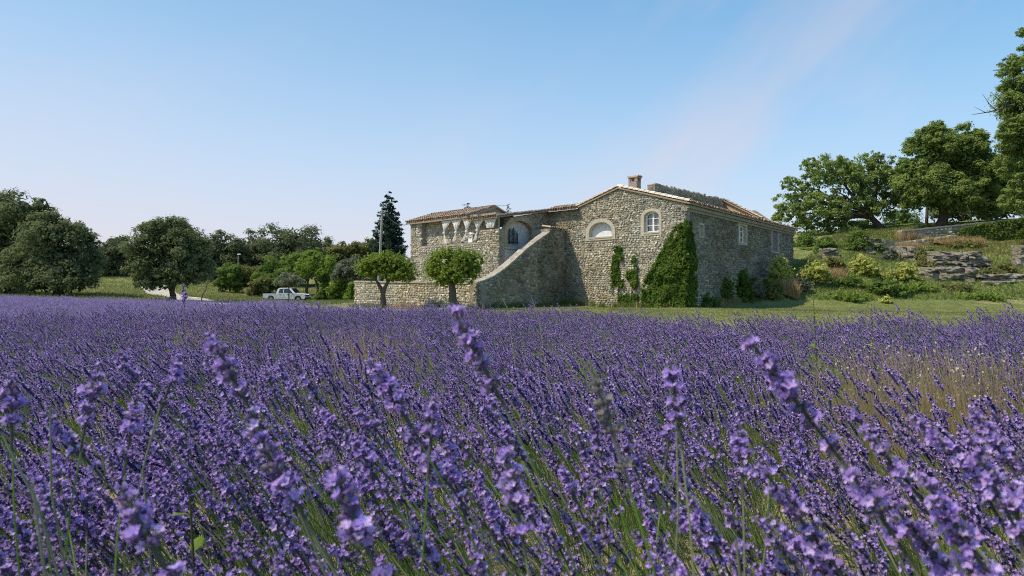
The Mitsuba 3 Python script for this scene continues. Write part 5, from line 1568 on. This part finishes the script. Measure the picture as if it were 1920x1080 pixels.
# the closest plants stem by stem
B_, M_, T_, D_ = [], [], [], []
nr = np.random.default_rng(77)
leafmesh = MB()
for (x, y, r1, r2, r3, r4), dd in zip(plants[near], dist[near]):
    Ht = np.interp(dd, [0.5, 0.8, 1.2, 1.75], [0.84, 0.80, 0.74, 0.68]) * (0.95 + 0.1 * r2)
    b, m, t, d = bush_stems(nr, 275, 0.44, Ht)
    o = np.array([x, y, float(hz(x, y))])
    B_.append(b + o)
    M_.append(m + o)
    T_.append(t + o)
    D_.append(d)
    v, f, c = foliage(nr, 1500, 0.44, Ht * 0.9, 0.06, 0.06)
    leafmesh.add(v + o, f, c)
B_, M_, T_, D_ = map(np.vstack, (B_, M_, T_, D_))
eye = np.array([0, 0, EYE])
rel = T_ + D_ * 0.03 - eye
rd = np.linalg.norm(rel, axis=1)
py = 540 - FOC * rel[:, 2] / np.maximum(rel[:, 1], 0.05)
px = 960 + FOC * rel[:, 0] / np.maximum(rel[:, 1], 0.05)
lowest = np.interp(rd, [0.45, 0.6, 0.8, 1.2, 1.8], [930, 850, 760, 680, 630])     # nothing grows up in front of the view
keep = (rd > 0.47) & (py > lowest - 40 * nr.random(len(rd)))
for g_, r_ in ((at(1225, 860, 1.3), 0.26), (at(1120, 830, 1.6), 0.18), (at(700, 800, 1.6), 0.20), (at(1850, 900, 1.2), 0.22)):   # thinner places where the green shows
    keep &= ~((np.hypot(T_[:, 0] - g_[0], T_[:, 1] - g_[1]) < r_) & (nr.random(len(rd)) < 0.72))
# stems may not cross the space right before the lens
midrel = M_ - eye
keep &= np.linalg.norm(midrel, axis=1) > 0.36
B_, M_, T_, D_, rd, px, py = (a[keep] for a in (B_, M_, T_, D_, rd, px, py))
seen = (px > -40) & (px < 1960) & (py < 1130) & (T_[:, 1] > 0.2)
order = np.argsort(np.where(seen, rd, 99))

# single stems that stand out: (tip px, py) (foot of the spike px, py) distance, spike variant, label
HERO = [((846, 580), (925, 722), 0.58, 2, 'tall blurred lavender spike rising before the stair wall, highest of all in the centre'),
        ((384, 632), (468, 768), 0.60, 2, 'big leaning lavender spike with its tip left of centre just under the pickup'),
        ((452, 790), (556, 945), 0.56, 6, 'long dark leaning lavender spike in the lower left, second of a slanting pair'),
        ((1412, 636), (1545, 820), 0.56, 6, 'big slanting lavender spike pointing to the upper left, right of the middle'),
        ((690, 682), (768, 795), 0.66, 4, 'leaning lavender spike just left of the picture middle'),
        ((1108, 690), (1160, 850), 0.56, 7, 'faded grey lavender spike with hardly any open flower'),
        ((1262, 680), (1272, 792), 0.66, 1, 'upright lavender spike on a straight pale stem right of the middle'),
        ((344, 534), (345, 568), 2.3, 1, 'lone small spike standing above the far field edge by the path'),
        ((608, 872), (700, 1060), 0.46, 4, 'large blurred lavender spike at the lower edge left of centre'),
        ((208, 925), (308, 1062), 0.48, 2, 'large dark lavender spike in the lower left corner region'),
        ((1750, 905), (1850, 1070), 0.48, 6, 'large blurred lavender spike at the lower right'),
        ((243, 750), (240, 842), 0.72, 0, 'short upright lavender spike on the left with a long bare stem'),
        ((172, 690), (160, 800), 0.74, 5, 'upright lavender spike high on the left'),
        ((6, 712), (22, 800), 0.72, 1, 'lavender spike cut by the left picture edge'),
        ((812, 750), (806, 850), 0.70, 5, 'upright lavender spike left of the middle, behind the leaning ones'),
        ((1600, 880), (1680, 1010), 0.52, 1, 'leaning lavender spike low on the right'),
        ((948, 850), (975, 985), 0.55, 4, 'nearly upright lavender spike low in the middle'),
        ((1395, 800), (1392, 890), 0.75, 3, 'small lavender spike on the right, under the big slanting one'),
        ((330, 672), (310, 745), 0.95, 3, 'small upright lavender spike left of the big leaning one'),
        ((1908, 900), (1915, 1000), 0.6, 1, 'lavender spike cut by the right picture edge'),
        ((1260, 800), (1250, 850), 0.9, 0, 'small spike on a thin stem right of the middle')]


def stem_thing(label, group, variant, tip, d, foot_, mid_, scale, rng):
    """tip = the foot of the flower spike (top of the bare stem)."""
    key = thing('lavender', label, 'lavender', group)
    M = np.eye(4)
    M[:3, :3] = frame_mats(np.asarray(d)[None], rng)[0] * scale
    M[:3, 3] = tip
    part_key = f'{key}__flower_spike'
    v, f = NEAR[variant].mesh()
    scene[part_key] = dict(NEAR_PLY[variant], to_world=T(M))
    tt = np.linspace(0, 1, 8)[:, None]
    c = np.asarray(tip) - np.asarray(d) * np.linalg.norm(np.asarray(tip) - foot_) * 0.45
    p = np.asarray(tip) * (1 - tt) ** 2 + 2 * c * tt * (1 - tt) + np.asarray(foot_) * tt ** 2
    v, f = tube(p, np.linspace(0.0009, 0.0014, 8), 5)
    put(f'{key}__stem', (v, f), 'leafage', np.tile(STEM[rng.integers(0, 4)] * rng.uniform(0.9, 1.3), (len(v), 1)))
    return key


NEAR_PLY = [mikit.ply(t.mesh(), 'petals', color=t.color()) for t in NEAR]
GREY = NEAR[7].color() * 0 + np.array([0.20, 0.19, 0.20]) * lr.uniform(0.6, 1.4, (len(NEAR[7].color()), 1))
NEAR_PLY[7] = mikit.ply(NEAR[7].mesh(), 'petals', color=GREY)
LEN = [t.mesh()[0][:, 2].max() for t in NEAR]
hr = np.random.default_rng(5)
for (ta, ba, d, var, lab) in HERO:
    tp, bp_ = at(*ta, d), at(*ba, d)
    ax = unit(tp - bp_ + np.array([0, 0.012 if d < 1 else 0, 0]))
    Ls = min(np.linalg.norm(tp - bp_), 0.105)
    one = spike_near(hr, Ls / 1.25, 0.12 if var == 7 else 0.70, 1.25)
    col = one.color() if var != 7 else np.array([0.26, 0.25, 0.25]) * hr.uniform(0.6, 1.4, (len(one.color()), 1))
    NEAR.append(one)
    NEAR_PLY.append(mikit.ply(one.mesh(), 'petals', color=col))
    ft = bp_ + np.array([-ax[0] * 0.30, 0.10 - 0.25 * ax[1] + (0.15 if d < 0.6 else 0.05), 0])
    ft[2] = max(0.02, bp_[2] - 0.68)
    stem_thing(lab, None, len(NEAR) - 1, bp_, ax, ft, None, 1.25, hr)
chosen = order[:300 - len(HERO)]
COLS = [(320, 'at the far left'), (640, 'left of the middle'), (960, 'just left of the picture middle'), (1280, 'just right of the picture middle'), (1600, 'right of the middle'), (9999, 'at the far right')]
ROWS = [(830, 'upper', 'standing up before the far flowers'), (960, 'middle', 'in the thick of the near flowers'), (9999, 'lowest', 'close to the lower edge')]
for i in chosen:
    cw_ = next(c for c in COLS if px[i] < c[0])[1]
    rw_ = next(c for c in ROWS if py[i] < c[0])
    stem_thing(f'purple lavender spike {cw_}, {rw_[2]}', f'{rw_[1]} near lavender spikes {cw_}', int(hr.integers(0, 7)), T_[i], D_[i], B_[i], M_[i], hr.uniform(0.85, 1.2), hr)
rest = order[300 - len(HERO):]
fl = spikes_mesh(NEAR[:7], T_[rest], D_[rest], hr.uniform(0.85, 1.2, len(rest)), hr, hr.uniform(0.85, 1.1, len(rest)))
USED.add('x')
part('lavender_field', 'near_flowers', fl.mesh(), 'petals', color=fl.color(), kind='stuff')
st = stems_mesh(B_[rest], M_[rest], T_[rest], np.full(len(rest), 0.0011), STEM[hr.integers(0, 4, len(rest))] * hr.uniform(0.8, 1.2, (len(rest), 1)))
part('lavender_field', 'near_stems', st.mesh(), 'leafage', color=st.color(), kind='stuff')
part('lavender_field', 'leaves', leafmesh.mesh(), 'leafage', color=leafmesh.color(), kind='stuff')
print('plants', len(plants), 'near', near.sum(), 'explicit', len(T_), 'rest', len(rest))

# dry grass coming up in the gaps, with small seed heads
gr = np.random.default_rng(66)
for i, ((g, r), lab, n, hh) in enumerate(zip(GAPS, ('golden dry grass with tiny pale flower heads in the lavender on the right', 'golden dry grass patch in the lavender before the two mulberries',
                                                    'golden dry grass patch in the lavender below the pickup', 'thin dry grass in the lavender beside the tall green weed'), (900, 420, 340, 260), (0.70, 0.66, 0.66, 0.60))):
    th, rad = gr.uniform(0, 2 * np.pi, n), r * 1.25 * np.sqrt(gr.random(n))
    b = np.stack([g[0] + np.cos(th) * rad, g[1] + np.sin(th) * rad, np.zeros(n)], 1)
    h = hh * gr.uniform(0.7, 1.12, (n, 1))
    t = b + gr.normal(0, 0.16, (n, 3)) * h * [1, 1, 0] + h * [0, 0, 1.0] + [-0.06, 0, 0]
    m = (b + t) / 2 + gr.normal(0, 0.015, (n, 3))
    o = stems_mesh(b, m, t, np.full(n, 0.0011), shades('straw', gr.uniform(0, 0.9, n), gr) * 0.9, flat_=True)
    k = gr.integers(0, n, n // (2 if i == 0 else 5))
    v, f, q = leafs(t[k], rdir(gr, len(k)), 0.011 * gr.uniform(0.6, 1.3, len(k)), 0.9, gr, True)
    o.add(v, f, np.tile([0.72, 0.66, 0.46], (len(v), 1)))
    solo('dry_grass', o.mesh(), 'leafage', lab, 'grass', kind='stuff', color=o.color())


# tall leafy weeds that stand in the lavender
def weed(name, label, foot_, top, leaf, n, seed, kind='shrub'):
    rng = np.random.default_rng(seed)
    key = thing(name, label, 'plant')
    t = np.linspace(0, 1, 9)[:, None]
    p = foot_ * (1 - t) + top * t + np.sin(t * 3) * [0.015, 0.01, 0]
    part(key, 'stem', tube(p, np.linspace(0.004, 0.0015, 9), 6), 'leafage', color=np.tile([0.16, 0.17, 0.08], (9 * 6 + 2, 1)))
    H_ = np.linalg.norm(top - foot_)
    for i in range(n):
        s = 0.30 + 0.70 * (i + 0.5) / n
        o = foot_ * (1 - s) + top * s + np.sin(s * 3) * np.array([0.015, 0.01, 0])
        a = i * 2.4 + rng.normal(0, 0.2)
        L = leaf * rng.uniform(0.7, 1.25) * (1.15 - 0.4 * s)
        d = unit(np.array([math.cos(a), math.sin(a), rng.uniform(0.1, 0.6)]))
        w = unit(np.cross(d, [0, 0, 1.0])) * L * 0.24
        dn = np.array([0, 0, -0.18 * L])
        v = np.array([o, o + d * L * 0.35 + w * 0.9, o + d * L * 0.72 + w * 0.7 + dn * 0.4, o + d * L + dn, o + d * L * 0.72 - w * 0.7 + dn * 0.4, o + d * L * 0.35 - w * 0.9, o + d * L * 0.4 + [0, 0, 0.02 * L], o + d * L * 0.72 + dn * 0.2])
        f = [[0, 1, 6], [1, 2, 7], [1, 7, 6], [2, 3, 7], [3, 4, 7], [4, 5, 6], [4, 6, 7], [5, 0, 6]]
        part(key, 'leaf', (v, np.array(f)), 'leafage', color=np.tile(shades(kind, np.array([rng.random()]), rng), (8, 1)))


q = at(1524, 548, 4.2)
weed('tall_weed', 'tall thin green weed rising above the lavender before the lawn', np.array([q[0] + 0.03, q[1], 0.0]), q, 0.085, 22, 1, 'shrub')
q = at(1634, 570, 4.9)
weed('tall_weed', 'small pale flowered weed standing above the lavender on the right', np.array([q[0], q[1], 0.0]), q, 0.05, 12, 2, 'yellow')
q = at(352, 930, 0.95)
weed('broad_leaf_weed', 'pale green broad-leaved weed low in the left foreground', np.array([q[0] - 0.03, q[1] + 0.02, 0.15]), q, 0.045, 8, 3, 'bright')
# long grass stalks curving above the field edge in the middle
for i, (a, b, lab) in enumerate((((938, 552), (952, 580), 'thin grass stalk leaning over the field edge before the stair wall, left one'), ((996, 556), (1010, 592), 'thin grass stalk leaning over the field edge before the stair wall, right one'))):
    d = 3.0
    p0, p1 = at(*b, d), at(*a, d)
    ft = p0 + (p0 - p1) * 3
    ft[2] = 0.02
    solo('grass_stalk', tube([ft, (ft + p0) / 2 + [0.01, 0, 0.02], p0, p1], [0.0022, 0.002, 0.0016, 0.0009], 5), 'stalk', lab, 'grass')
flat('stalk', (0.30, 0.28, 0.16), 0.8)
for i, (a, b, d, lab) in enumerate((((300, 760), (268, 880), 0.8, 'bare grey-green stem leaning right in the left foreground'), ((94, 760), (96, 920), 0.7, 'bare upright straw stem on the far left'), ((4, 815), (70, 945), 0.62, 'bare stem slanting at the left edge'),
                                    ((60, 905), (84, 1075), 0.5, 'bent pale stem in the lower left corner'), ((1268, 790), (1272, 960), 0.67, 'straight pale stem under the upright spike right of the middle'), ((1442, 890), (1440, 985), 0.7, 'straight thin stem under the faded head on the right'),
                                    ((1228, 868), (1380, 1010), 0.52, 'long thick stem slanting down to the right in the lower right'))):
    p1, p0 = at(*a, d), at(*b, d)
    ft = p0 + (p0 - p1) * 0.9 + [0, 0.08, 0]
    ft[2] = max(0.02, ft[2] - 0.25)
    solo('lavender_stalk', tube([ft, p0, (p0 + p1) / 2, p1], [0.0012, 0.0011, 0.001, 0.0008], 6), 'stalk_green', lab, 'lavender stalk', smooth=True)
flat('stalk_green', (0.20, 0.235, 0.13), 0.8)
